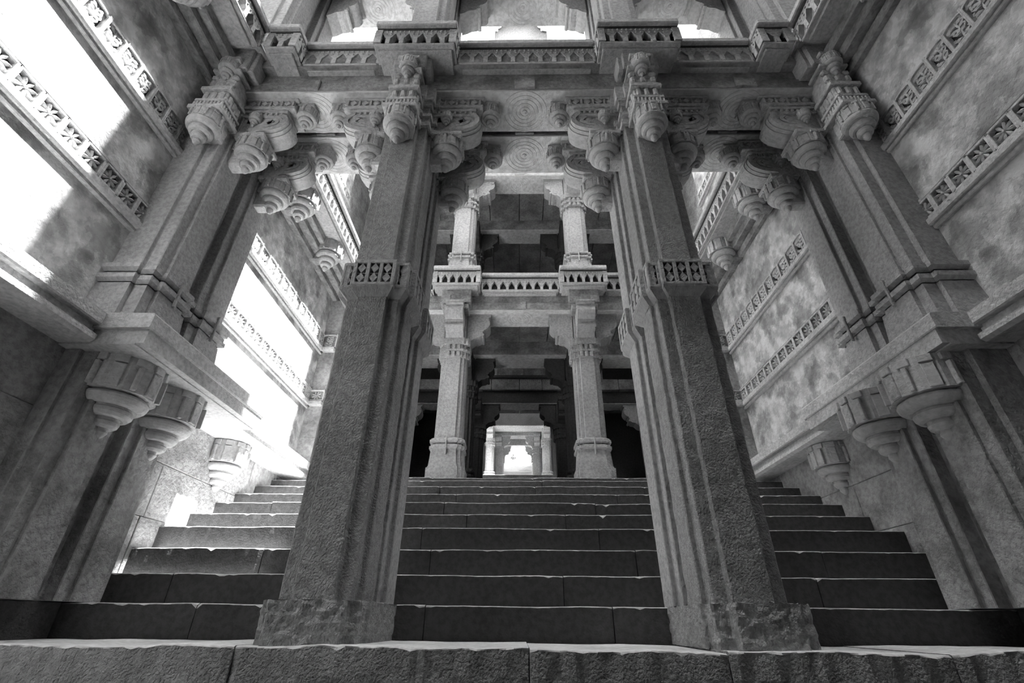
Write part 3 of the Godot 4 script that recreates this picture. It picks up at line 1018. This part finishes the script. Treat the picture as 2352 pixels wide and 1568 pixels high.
func _ready() -> void:
	rng.seed = 12
	# ---- camera
	var cam := Camera3D.new()
	cam.name = "camera"
	var pitch := deg_to_rad(30.925)
	var yaw := deg_to_rad(-0.9425)
	var roll := deg_to_rad(0.4674)
	var fw := Vector3(sin(yaw) * cos(pitch), sin(pitch), -cos(yaw) * cos(pitch))
	var rt := Vector3(cos(yaw), 0, sin(yaw))
	var up := rt.cross(fw)
	var r2 := rt * cos(roll) + up * sin(roll)
	var u2 := up * cos(roll) - rt * sin(roll)
	cam.transform = Transform3D(Basis(r2, u2, -fw), EYE)
	cam.fov = rad_to_deg(2.0 * atan(784.0 / 1078.23))
	cam.near = 0.02
	cam.far = 300.0
	add_child(cam)
	cam.current = true
	# ---- sky, sun, exposure
	var env := Environment.new()
	var sky := Sky.new()
	var sm := ProceduralSkyMaterial.new()
	sm.sky_top_color = Color(0.80, 0.80, 0.80)
	sm.sky_horizon_color = Color(0.95, 0.95, 0.95)
	sm.ground_bottom_color = Color(0.45, 0.45, 0.45)
	sm.ground_horizon_color = Color(0.7, 0.7, 0.7)
	sm.sky_energy_multiplier = 1.0
	sm.sun_angle_max = 1.0
	sky.sky_material = sm
	env.sky = sky
	env.background_mode = Environment.BG_SKY
	env.background_energy_multiplier = SKY_ENERGY
	env.tonemap_mode = Environment.TONE_MAPPER_LINEAR
	env.tonemap_exposure = EXPOSURE
	env.sdfgi_enabled = true
	env.ssao_enabled = true
	env.ssil_enabled = true
	var we := WorldEnvironment.new()
	we.name = "environment"
	we.environment = env
	add_child(we)
	var sun := DirectionalLight3D.new()
	sun.name = "sun"
	sun.light_energy = SUN_ENERGY
	sun.light_angular_distance = 0.9
	sun.shadow_enabled = true
	add_child(sun)
	sun.look_at_from_position(Vector3.ZERO, SUN_TRAVEL, Vector3(0, 0, 1))
	make_materials()
	shell()
	stair()
	for s in [-1.0, 1.0]:
		side(s)
	near_tower()
	middle_tower()
	far_towers()


func sx(s: float, x: float) -> float:
	return x if s < 0 else mirror_x(x)


# ---------------------------------------------------------------- walls, ground, roofs
func shell() -> void:
	for s in [-1.0, 1.0]:
		var w := struct("wall_left" if s < 0 else "wall_right")
		var x := sx(s, XL)
		var lx: float = LWL if s < 0 else LWR
		# lower wall, under the ledge
		courses(w, s, lx, 1.2, 6.9, -0.6, 1.66, 0.42, 0.85, "ashlar")
		# upper wall between the friezes
		for q in [[0.2, 2.95], [3.9, 6.62]]:
			courses(w, s, x, q[0], q[1], 1.8, 2.79, 0.99, 9.0, "plaster")
			courses(w, s, x, q[0], q[1], 3.05, 3.74, 0.69, 9.0, "plaster")
			courses(w, s, x, q[0], q[1], 4.0, 4.82, 0.82, 9.0, "plaster")
		slab("core", x + s * 0.06, x + s * 1.6, -1.5, 5.2, -2.0, 14.0, "ashlar", w)
		# above the balcony
		courses(w, s, x + s * 0.25, 0.0, 2.6, 5.4, 8.4, 1.0, 1.3, "plaster")
		courses(w, s, x + s * 0.25, 4.2, 6.7, 5.4, 8.4, 1.0, 1.3, "plaster")
		slab("core", x + s * 0.32, x + s * 1.6, 5.2, 12.5, -2.0, 14.0, "ashlar", w)
	var back := struct("wall_back")
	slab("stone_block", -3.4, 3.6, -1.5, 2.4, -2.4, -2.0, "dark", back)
	slab("stone_block", -3.4, 3.6, 2.4, 12.5, -2.4, 0.7, "dark", back)  # unseen mass brought forward to cut skylight on the near pillar fronts
	var fl := struct("floor")
	slab("floor_bed", -3.6, 3.8, -1.6, -0.62, -2.0, 3.2, "dark", fl)
	slab("floor_bed", -3.6, 3.8, -1.6, -0.12, 2.95, 4.2, "dark", fl)


func stair() -> void:
	var D := [3.57, 3.90, 4.17, 4.39, 4.75, 5.09, 5.40, 5.75, 6.10, 6.50, 7.2]
	var Y := [0.097, 0.30, 0.513, 0.716, 0.898, 1.077, 1.237, 1.41, 1.568, 1.71]
	var x0 := -3.25
	var x1 := 3.42
	step("broad hammered landing stone across the very foot of the picture, pillars standing on it", x0 - 0.3, x1 + 0.3, -0.62, -0.11, 2.70, 3.6, [-1.38, 0.05, 1.0, 2.05], "hammered", 0.016)
	var names := ["lowest dark stair step, level with the pillar plinths", "second dark stair step above the pillar plinths", "third stair step, last one fully in shade on the left", "fourth stair step, first one sunlit on its left end", "fifth stair step counted from the pillar plinths", "sixth stair step counted from the pillar plinths", "seventh stair step counted from the pillar plinths", "eighth stair step, third below the platform edge", "ninth stair step, next below the platform edge", "topmost thin stair step at the edge of the platform"]
	var cuts := [[-2.15, -0.62, 0.62, 1.9], [-2.6, 0.33, 2.2], [-2.1, -0.72, 0.95, 2.45], [-1.7, -0.85, 0.7, 1.9], [-2.0, -0.5, 0.45, 2.3], [-2.6, -0.78, 0.8, 1.7], [-1.9, -0.7, 1.1, 2.4], [-2.3, -0.95, 0.2, 1.5], [-1.6, 0.3, 1.9], [-1.2, 0.2, 1.3]]
	for i in 10:
		var y0: float = -0.3 if i == 0 else Y[i - 1] - 0.06
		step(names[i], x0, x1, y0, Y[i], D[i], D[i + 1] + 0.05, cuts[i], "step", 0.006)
	var f := struct("floor")
	slab("platform_bed", -3.5, 3.7, 0.4, 1.69, 6.9, 14.2, "step", f)


# ---------------------------------------------------------------- one side of the well
func side(s: float) -> void:
	var w := "left" if s < 0 else "right"
	var lit := "sunlit left" if s < 0 else "shaded right"
	var x := sx(s, XL)
	# friezes
	frieze("carved band of square flower panels, lower of two on the near %s wall" % lit, s, x, 0.9, 2.93, 2.88, 3.06, true)
	frieze("carved band of tall vine panels, upper of two on the near %s wall" % lit, s, x, 0.9, 2.93, 3.82, 4.07, false)
	frieze("carved band of square flower panels, lower of two in the bay behind the %s pillar" % w, s, x, 4.0, 6.60, 2.88, 3.06, true)
	frieze("carved band of tall vine panels, upper of two in the bay behind the %s pillar" % w, s, x, 4.0, 6.60, 3.82, 4.07, false)
	frieze("carved band of vine panels high above the %s side balcony" % w, s, x + s * 0.25, 4.2, 6.70, 6.35, 6.6, false, 0.23)
	frieze("second carved band of flower panels high above the %s side balcony" % w, s, x + s * 0.25, 4.2, 6.70, 7.25, 7.45, true, 0.23)
	# ledges
	for q in [["near stone ledge along the %s wall running toward the viewer" % w, 0.3, 2.76], ["far stone ledge along the %s wall ending at the platform" % w, 4.46, 6.95]]:
		var o := thing("stone_ledge", q[0], "ledge", V(x, 1.65, (q[1] + q[2]) / 2))
		var L: float = q[2] - q[1]
		var e: float = sx(s, -2.94 if q[1] < 1.0 else -2.88) - x
		var cx := Transform3D(Basis(Vector3(1, 0, 0), Vector3(0, 1, 0), Vector3(0, 0, 1)), Vector3(0, 0, -L / 2))
		var b := MB.new()
		b.extrude(PackedVector2Array([Vector2(0, 0.13), Vector2(e * 0.96, 0.13), Vector2(e, 0.14), Vector2(e, 0.225), Vector2(e * 0.96, 0.23), Vector2(0, 0.25)]), 0, L, cx)
		part("upper_fillet", b, M["carved"], o)
		b = MB.new()
		b.extrude(PackedVector2Array([Vector2(0, 0), Vector2(e * 0.86, 0), Vector2(e * 0.97, 0.02), Vector2(e * 0.97, 0.06), Vector2(e * 0.8, 0.075), Vector2(e * 0.8, 0.135), Vector2(0, 0.135)]), 0, L, cx)
		part("lower_fillet", b, M["carved"], o)
	# the slab that juts out under the pilasters
	var o := thing("jutting_slab", "thick stone slab jutting from the %s wall below the double pilaster" % w, "slab", V(x, 1.65, 3.61))
	var e: float = sx(s, -2.59) - x
	if s > 0:
		e = 2.86 - x
	var cx := Transform3D(Basis(Vector3(1, 0, 0), Vector3(0, 1, 0), Vector3(0, 0, 1)), Vector3(0, 0, -0.87))
	var b := MB.new()
	b.extrude(PackedVector2Array([Vector2(0, 0.11), Vector2(e * 0.99, 0.11), Vector2(e, 0.12), Vector2(e, 0.215), Vector2(e * 0.985, 0.23), Vector2(0, 0.24)]), 0, 1.74, cx)
	part("top_course", b, M["carved"], o)
	b = MB.new()
	b.extrude(PackedVector2Array([Vector2(0, -0.01), Vector2(e * 0.88, -0.01), Vector2(e * 0.88, 0.0), Vector2(e * 0.975, 0.0), Vector2(e * 0.975, 0.115), Vector2(0, 0.115)]), 0.03, 1.71, cx)
	part("bottom_course", b, M["carved"], o)
	# pilasters below and above the slab
	var lf := -2.95 if s < 0 else 2.95
	var uf := sx(s, -2.85)
	for q in [[3.07, "front"], [3.60, "rear"]]:
		pilaster("lower half-pillar standing on the stair against the %s wall, %s one of the pair" % [w, q[1]], s, lf, LWL if s < 0 else LWR, 0.10, 1.66, q[0], false, "ashlar")
		pilaster("upper half-pillar with ringed base above the jutting %s slab, %s one of the pair" % [w, q[1]], s, uf, x, 1.87, LINTEL, q[0], true)
		hung_pendant("stout pendant under the jutting %s slab, on the %s lower half-pillar" % [w, q[1]], V(lf + s * 0.02, 1.645, q[0] + 0.07), 0.25, 0.56)
		bracket("scroll bracket with pendants on the %s wall, %s half-pillar" % [w, q[1]], V(uf, LINTEL, q[0]), 0.0 if s < 0 else PI)
	hung_pendant("stout pendant under the far ledge of the %s wall beside the steps" % w, V(sx(s, -3.16), 1.645, 4.95), 0.21, 0.5)
	front_stack("carved stack with pendants on the camera side of the upper %s half-pillar" % w, V(uf + s * 0.12, LINTEL - 0.1, 2.84), -PI / 2)
	var pb := thing("plinth_block", "plain block under the front lower half-pillar of the %s wall" % w, "plinth", V(sx(s, -3.06) + s * 0.3, -0.11, 3.1))
	b = MB.new()
	rough_prism(b, PackedVector2Array([Vector2(-0.3, -0.46), Vector2(0.3, -0.46), Vector2(0.3, 0.5), Vector2(-0.3, 0.5)]), 0, 0.205, 0.06, 0.008, pb.position)
	part("stone", b, M["step"], pb)
	# the lintel that runs along the wall and the balcony it carries
	for q in [["near", 0.2, 2.86, "toward the viewer"], ["far", 3.9, 6.72, "in the bay behind"]]:
		var L: float = q[2] - q[1]
		var c := thing("wall_cornice", "stepped stone cornice high on the %s wall %s" % [w, q[3]], "cornice", V(x, LINTEL, (q[1] + q[2]) / 2))
		var xf := Transform3D(Basis(Vector3(1, 0, 0), Vector3(0, 1, 0), Vector3(0, 0, 1)), Vector3(0, 0, -L / 2))
		for e2 in [["lower_course", 0.0, 0.09, 0.07], ["middle_course", 0.1, 0.2, 0.17], ["upper_course", 0.2, 0.32, 0.25]]:
			b = MB.new()
			b.extrude(PackedVector2Array([Vector2(s * 0.1, e2[1]), Vector2(-s * (e2[3] - 0.012), e2[1]), Vector2(-s * e2[3], e2[1] + 0.012), Vector2(-s * e2[3], e2[2]), Vector2(s * 0.1, e2[2])]), 0, L, xf)
			part(e2[0], b, M["beam"], c)
	for q in [["running toward the viewer", 0.2, 2.60], ["in the bay behind the pillars", 4.15, 6.66]]:
		var L: float = q[2] - q[1]
		var p := parapet("long balcony parapet with arched niches on the %s wall %s" % [w, q[0]], V(sx(s, -2.71), LIP, (q[1] + q[2]) / 2), PI / 2 if s < 0 else -PI / 2, L, 0.3)
		b = MB.new()
		b.box(Vector3(0, -0.2, -0.33), Vector3(L, 0.3, 0.52), 0.006)
		b.box(Vector3(0, -0.35, -0.31), Vector3(L, 0.05, 0.5), 0.006)
		part("soffit_slab", b, M["carved"], p)
	for q in [[4.43, "front one in the bay behind the pillars"], [5.46, "rear one in the bay behind the pillars"], [1.97, "at the top edge of the picture"]]:
		hung_pendant("round pendant under the %s side balcony, %s" % [w, q[1]], V(sx(s, -2.97), 5.14, q[0] + (0.1 if q[0] > 3 else -0.05)), 0.195, 0.56)
	# upper storey
	for q in [[3.07, "front"], [3.60, "rear"]]:
		pilaster("top storey half-pillar behind the parapet at the %s wall, %s one" % [w, q[1]], s, sx(s, -2.85), x + s * 0.3, 5.4, UPPER_LINTEL, q[0], true)
		var t := thing("scroll_bracket", "rolled bracket of the top storey at the %s wall, %s one" % [w, q[1]], "bracket", V(sx(s, -2.85), UPPER_LINTEL, q[0]), 0.0 if s < 0 else PI)
		part("scroll", scroll_mesh(), M["carved"], t)
	parapet("short stepped parapet block in the corner by the %s wall" % w, V(sx(s, -2.50), LIP, 2.58), 0, 0.34, 0.3, "carved", true)


# ---------------------------------------------------------------- the near tower
func near_tower() -> void:
	var xl := XL - 0.1
	var xr := XR + 0.1
	main_pillar(PX[0], "tall near pillar on the left with its inner side in shade, railing band halfway up")
	main_pillar(PX[1], "tall near pillar on the right with a bright fluted inner side, railing band halfway up")
	var sidename := [["left", "outer"], ["left", "inner"], ["right", "inner"], ["right", "outer"]]
	for i in 2:
		for q in [[3.07, "front"], [3.60, "rear"]]:
			for e in [1.0, -1.0]:
				var inner: bool = (i == 0) == (e > 0)
				bracket("scroll bracket with pendants on the %s side of the %s near pillar, %s shaft" % ["inner" if inner else "outer", ["left", "right"][i], q[1]], V(PX[i] + e * 0.225, LINTEL, q[0]), 0.0 if e > 0 else PI)
				var t := thing("scroll_bracket", "top storey rolled bracket on the %s side of the %s pillar, %s shaft" % ["inner" if inner else "outer", ["left", "right"][i], q[1]], "bracket", V(PX[i] + e * 0.235, UPPER_LINTEL, q[0]), 0.0 if e > 0 else PI)
				part("scroll", scroll_mesh(), M["carved"], t)
		front_stack("carved stack of pendants on the camera side of the %s near pillar" % ["left", "right"][i], V(PX[i] - 0.02 + 0.02 * i, LINTEL - 0.1, 2.84), -PI / 2)
		parapet("parapet block with niches jutting out above the %s near pillar" % ["left", "right"][i], V(PX[i] + 0.02, LIP, 2.56), 0, 0.86, 0.3, "carved", true)
		for q in [[3.07, "front"], [3.60, "rear"]]:
			var o := thing("upper_shaft", "top storey pillar shaft above the %s near pillar, %s one" % [["left", "right"][i], q[1]], "pillar", V(PX[i], 5.4, q[0]))
			var b := MB.new()
			prism(b, eased(cross_plan(0.235, 0.113, 0.198), 0.006), 0, UPPER_LINTEL - 5.4)
			part("shaft", b, M["pillar"], o)
			b = MB.new()
			prism(b, cross_plan(0.262, 0.15, 0.22), 0, 0.3)
			part("base", b, M["pillar"], o)
	var bays := [["left bay", xl, PX[0]], ["middle bay", PX[0], PX[1]], ["right bay", PX[1], xr]]
	for q in bays:
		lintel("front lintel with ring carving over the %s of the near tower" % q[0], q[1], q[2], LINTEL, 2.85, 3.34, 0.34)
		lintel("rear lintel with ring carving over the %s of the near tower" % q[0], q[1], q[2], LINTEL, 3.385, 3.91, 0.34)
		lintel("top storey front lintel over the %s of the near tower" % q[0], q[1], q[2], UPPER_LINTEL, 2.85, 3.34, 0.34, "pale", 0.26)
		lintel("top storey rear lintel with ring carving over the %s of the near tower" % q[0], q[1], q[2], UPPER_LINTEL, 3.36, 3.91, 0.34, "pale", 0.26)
	for q in [["left bay", -2.33, -1.51], ["middle bay", -0.65, 0.825], ["right bay", 1.685, 2.51]]:
		parapet("parapet with arched niches over the %s of the near tower" % q[0], V((q[1] + q[2]) / 2, LIP, 2.76), 0, q[2] - q[1], 0.2)
	var c := struct("ceiling")
	slab("floor_slab", xl, xr, 5.10, 5.40, 2.78, 4.1, "beam", c)
	slab("roof_slab", xl, xr, 8.63, 8.95, 2.5, 3.98, "beam", c)
	slab("floor_slab", xl, xr, 12.1, 12.5, 2.47, 4.42, "beam", c)
	for d in [3.0, 3.8]:
		for x in [-3.2, PX[0], PX[1], 3.4]:
			slab("upper_post", x - 0.22, x + 0.22, 8.95, 12.1, d - 0.2, d + 0.2, "pillar", c)


# ---------------------------------------------------------------- the tower behind the platform
func middle_tower() -> void:
	var X := [-1.10, 1.15]
	var side_word := ["left", "right"]
	for i in 2:
		slim_pillar("pale pillar with ringed base at the %s of the platform edge" % side_word[i], X[i], 7.15, 1.70, LINTEL, "pillar")
		slim_pillar("second row pillar half hidden behind the %s platform pillar" % side_word[i], X[i], 8.8, 1.70, LINTEL, "dark")  # inner rows take the darker stone: interior shade put into its colour
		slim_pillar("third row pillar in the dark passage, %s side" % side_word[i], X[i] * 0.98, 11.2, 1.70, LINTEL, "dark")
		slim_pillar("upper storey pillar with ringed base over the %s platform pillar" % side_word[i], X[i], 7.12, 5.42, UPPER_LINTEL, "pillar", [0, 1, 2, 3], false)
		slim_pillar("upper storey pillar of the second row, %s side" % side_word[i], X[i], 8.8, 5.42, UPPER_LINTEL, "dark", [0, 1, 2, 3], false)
		slim_pillar("pillar of the roof pavilion seen through the top gap, %s side" % side_word[i], X[i], 7.1, 12.4, 15.6, "pale", [0, 2], false)
		parapet("parapet block with niches above the %s platform pillar" % side_word[i], V(X[i], LIP, 6.55), 0, 0.84, 0.3, "carved", true)
		var o := thing("lintel_block", "plain block between parapet and capital of the %s platform pillar" % side_word[i], "block", V(X[i], LINTEL, 6.82))
		var b := MB.new()
		b.box(Vector3(0, 0.19, 0.0), Vector3(0.52, 0.36, 0.26), 0.01)
		part("upper_block", b, M["beam"], o)
		b = MB.new()
		b.box(Vector3(0, -0.05, 0.02), Vector3(0.46, 0.1, 0.26), 0.012)
		b.box(Vector3(0, 0.03, 0.03), Vector3(0.54, 0.03, 0.28), 0.006)
		part("lower_block", b, M["beam"], o)
		for s in [-1.0, 1.0]:
			part("inset_tile", boxm(Vector3(0.16, 0.17, 0.02), 0.004), M["beam"], o, Vector3(s * 0.18, 0.11, 0.134))
	var xl := XL - 0.1
	var xr := XR + 0.1
	var bays := [["left bay", xl, X[0]], ["middle bay", X[0], X[1]], ["right bay", X[1], xr]]
	for q in bays:
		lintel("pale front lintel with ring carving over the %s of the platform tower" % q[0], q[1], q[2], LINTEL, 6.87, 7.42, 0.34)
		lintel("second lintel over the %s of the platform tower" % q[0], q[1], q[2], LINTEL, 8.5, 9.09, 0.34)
		lintel("third dark lintel over the %s of the platform tower" % q[0], q[1], q[2], LINTEL, 11.0, 11.42, 0.34, "dark")  # dark stone here paints the shade of the deep void
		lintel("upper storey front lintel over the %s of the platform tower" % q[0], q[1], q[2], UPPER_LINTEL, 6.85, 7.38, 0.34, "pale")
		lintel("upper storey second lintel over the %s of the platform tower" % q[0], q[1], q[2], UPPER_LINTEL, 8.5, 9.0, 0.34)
	for q in [["left bay", -2.62, -1.53], ["middle bay", -0.67, 0.73], ["right bay", 1.57, 2.8]]:
		parapet("parapet with arched niches over the %s of the platform tower" % q[0], V((q[1] + q[2]) / 2, LIP, 6.76), 0, q[2] - q[1], 0.2)
	parapet("dark parapet with niches deep inside over the third lintel", V(0.03, LIP, 10.9), 0, 2.0, 0.2, "dark")  # darkened like the lintel below it, shade put into the stone
	var c := struct("ceiling")
	for q in [[5.1, 7.0, 9.2], [5.1, 10.9, 12.5], [8.63, 6.7, 8.6], [8.63, 8.62, 12.5]]:
		var x := xl
		var k := 0
		while x < xr - 0.1:
			var x2 := minf(x + [0.66, 0.72, 0.58][k % 3], xr)
			k += 1
			slab("ceiling_slab", x + 0.006, x2 - 0.006, q[0] + [0.0, 0.008, 0.004][k % 3], q[0] + 0.3, q[1], q[2], "ashlar", c, 0.012)
			x = x2
	slab("floor_fill", xl, xr, 8.95, 9.1, 6.5, 13.0, "beam", c)
	slab("floor_slab", xl, xr, 12.1, 12.4, 6.5, 13.0, "beam", c)
	slab("roof_slab", -1.6, 1.7, 15.6, 16.0, 6.7, 9.2, "beam", c)
	var w := struct("wall_rear")
	slab("stone_block", -0.70, 0.84, 12.4, 15.5, 7.3, 7.5, "dark", w)  # dark panel added for the shaded pavilion interior, shade put into its colour
	# the inner wall of the upper storey, laid in big slabs
	for k in 6:
		for r in 4:
			slab("stone_block", -1.9 + k * 0.68, -1.9 + k * 0.68 + 0.674, 5.4 + r * 0.8, 5.4 + r * 0.8 + 0.794, 10.9, 11.2, "ashlar", w)
	for s in [-1.0, 1.0]:
		var wd := "left" if s < 0 else "right"
		var x := sx(s, XL)
		for q in [[7.15, "front"], [8.8, "second"], [11.2, "third"]]:
			pilaster("half-pillar against the %s wall of the platform tower, %s row" % [wd, q[1]], s, sx(s, -2.85), x, 1.70, LINTEL, q[0], true, "ashlar")
			var o := thing("scroll_bracket", "scroll bracket at the %s wall of the platform tower, %s row" % [wd, q[1]], "bracket", V(sx(s, -2.85), LINTEL, q[0]), 0.0 if s < 0 else PI)
			part("scroll", scroll_mesh(), M["carved"], o)
		var e := struct("wall_end_left" if s < 0 else "wall_end_right")
		var ex := sx(s, -2.98)
		courses(e, s, ex, 6.58, 6.95, 1.7, 4.77, 0.62, 0.6, "ashlar", 0.5)
		# the frieze turns the corner
		for q in [["lower", 2.88, 3.06, true], ["upper", 3.82, 4.07, false]]:
			var o := thing("carved_frieze", "short end of the %s carved band turning onto the pier of the %s bay" % [q[0], wd], "frieze", V((x + ex) / 2, q[1], 6.575))
			var wdt := absf(ex - x)
			var b := MB.new()
			b.box(Vector3(0, -0.05, 0.015), Vector3(wdt, 0.07, 0.09), 0.01)
			part("moulding", b, M["carved"], o)
			var p := part("panel", panel_mesh(snappedf(wdt, 0.001), q[2] - q[1], not q[3]), M["carved"], o, Vector3(0, (q[2] - q[1]) / 2, 0))
			part("flower", rosette_mesh(0.15) if q[3] else foliage_mesh(0.18, 0.2, 1), M["carved"], p, Vector3(0, 0, -0.01))
		var sw := struct("wall_passage_left" if s < 0 else "wall_passage_right")
		slab("stone_block", x - s * 0.05, x + s * 0.1, 1.7, 5.2, 6.9, 13.0, "ashlar", sw)


# ---------------------------------------------------------------- the far towers, the last flight and the way in
func far_towers() -> void:
	var w := struct("wall_shaft")
	for s in [-1.0, 1.0]:
		slab("stone_block", sx(s, -1.42), sx(s, -3.4), 1.7, 5.2, 12.5, 12.9, "dark", w)  # end walls added to keep the side aisles dark
	slab("stone_block", -3.3, 3.5, 5.4, 12.3, 12.5, 12.9, "dark", w)  # unseen wall added to keep shaft light out of the tower
	slab("added_shade_cover", -3.3, 3.5, 12.1, 12.5, 12.9, 20.2, "ashlar", w)  # unseen cover added over the open shaft to shade the far tower front
	for s in [-1.0, 1.0]:
		slab("stone_block", sx(s, -2.6), sx(s, -3.4), 1.7, 12.5, 13.0, 30.0, "ashlar", w)
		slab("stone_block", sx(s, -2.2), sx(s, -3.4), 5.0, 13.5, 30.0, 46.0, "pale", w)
	# hidden flight from the platform up to the next floor
	var fl := thing("stair_flight", "flight of steps rising beyond the dark passage to the bright floor", "stairs", V(0, 1.7, 14.3))
	for k in 18:
		slab("step", -2.6, 2.8, 0.0, 0.206 * (k + 1), 0.34 * k, 6.4, "ashlar", fl)
	var f := struct("floor")
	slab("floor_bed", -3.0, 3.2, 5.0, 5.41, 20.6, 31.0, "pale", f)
	var X := [-1.40, 1.36]
	var word := ["left", "right"]
	for i in 2:
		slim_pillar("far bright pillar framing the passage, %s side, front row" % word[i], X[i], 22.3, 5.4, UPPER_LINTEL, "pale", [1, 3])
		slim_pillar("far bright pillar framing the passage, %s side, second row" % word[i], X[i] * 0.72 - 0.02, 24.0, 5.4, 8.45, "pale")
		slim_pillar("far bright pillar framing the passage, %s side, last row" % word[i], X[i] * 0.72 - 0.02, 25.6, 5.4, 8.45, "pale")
		slab("stone_block", -3.3 if i == 0 else 1.62, -1.66 if i == 0 else 3.5, 5.4, 8.3, 22.0, 22.5, "dark", w)
	slab("stone_block", -3.3, 3.5, 8.32, 12.3, 21.78, 21.88, "dark", w)  # thin dark sheet: shade as well as stains painted onto the far tower face
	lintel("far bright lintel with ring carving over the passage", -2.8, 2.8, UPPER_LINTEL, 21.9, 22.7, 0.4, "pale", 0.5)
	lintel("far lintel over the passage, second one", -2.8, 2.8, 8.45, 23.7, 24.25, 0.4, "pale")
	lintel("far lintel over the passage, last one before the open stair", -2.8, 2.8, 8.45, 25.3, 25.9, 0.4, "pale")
	var c := struct("ceiling")
	slab("roof_slab", -2.9, 3.1, 8.87, 9.3, 21.9, 26.2, "beam", c)
	for s in [-1.0, 1.0]:
		slab("stone_block", s * 1.2 - 0.02, s * 3.3, 5.4, 8.9, 25.4, 25.8, "pale", w)
	var up := thing("stair_flight", "last sunlit flight of steps with a person sitting at its top", "stairs", V(0, 5.4, 29.8))
	var n := 36
	for k in n:
		slab("step", -2.4, 2.4, 0.0, 2.72 + (12.87 - 8.12) * (k + 1) / n, 13.2 * k / n, 14.0, "step", up)
	slab("landing", -2.4, 2.4, 7.0, 7.47, 13.2, 22.0, "pale", up)
	for i in 2:
		slim_pillar("pillar of the entrance pavilion at the stair head, %s side" % word[i], -0.05 + X[i] * 0.95, 46.5, 12.8, 15.4, "pale", [0, 2], false)
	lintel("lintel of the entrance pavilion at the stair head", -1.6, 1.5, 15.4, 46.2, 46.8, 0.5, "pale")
	# the person
	var p := thing("person", "person in a loose top sitting at the head of the far stair", "person", V(-0.50, 12.87, 43.6))
	var J := func(a, b, ra, rb): return [a, b, ra, rb]
	var body := figure([
		J.call(Vector3(0, 0.12, 0), Vector3(0, 0.34, 0), 0.15, 0.12), J.call(Vector3(0, 0.34, 0), Vector3(0, 0.52, 0), 0.13, 0.14), J.call(Vector3(-0.15, 0.55, 0), Vector3(0.15, 0.55, 0), 0.06, 0.06),
		J.call(Vector3(0, 0.56, 0), Vector3(0, 0.68, 0.01), 0.055, 0.05), J.call(Vector3(0, 0.74, 0.015), Vector3(0, 0.80, 0.01), 0.085, 0.095), J.call(Vector3(0, 0.70, 0.06), Vector3(0, 0.71, 0.06), 0.045, 0.045), J.call(Vector3(0, 0.755, 0.105), Vector3(0, 0.74, 0.11), 0.016, 0.018),
		J.call(Vector3(-0.2, 0.53, 0), Vector3(-0.27, 0.28, 0.05), 0.05, 0.042), J.call(Vector3(-0.27, 0.28, 0.05), Vector3(-0.16, 0.2, 0.25), 0.042, 0.032), J.call(Vector3(0.2, 0.53, 0), Vector3(0.27, 0.28, 0.05), 0.05, 0.042), J.call(Vector3(0.27, 0.28, 0.05), Vector3(0.16, 0.2, 0.25), 0.042, 0.032),
		J.call(Vector3(-0.1, 0.1, 0.02), Vector3(-0.34, 0.12, 0.28), 0.09, 0.07), J.call(Vector3(-0.34, 0.12, 0.28), Vector3(0.05, 0.06, 0.36), 0.065, 0.045), J.call(Vector3(0.1, 0.1, 0.02), Vector3(0.34, 0.12, 0.28), 0.09, 0.07), J.call(Vector3(0.34, 0.12, 0.28), Vector3(-0.05, 0.06, 0.3), 0.065, 0.045)], 0.028)
	part("body", body, M["skin"], p)
	var hb := MB.new()
	hb.lathe([Vector2(0, 0.115), Vector2(0.06, 0.105), Vector2(0.1, 0.06), Vector2(0.112, 0.0), Vector2(0.1, -0.03)], 16)
	part("hair", hb, M["hair"], p, Vector3(0, 0.805, -0.015))
	var sb := MB.new()
	sb.lathe([Vector2(0.07, 0.6), Vector2(0.15, 0.57), Vector2(0.17, 0.5), Vector2(0.15, 0.3), Vector2(0.175, 0.1), Vector2(0.16, 0.04)], 18, Transform3D(Basis.from_scale(Vector3(1.15, 1, 0.95)), Vector3.ZERO))
	part("loose_top", sb, M["shirt"], p)
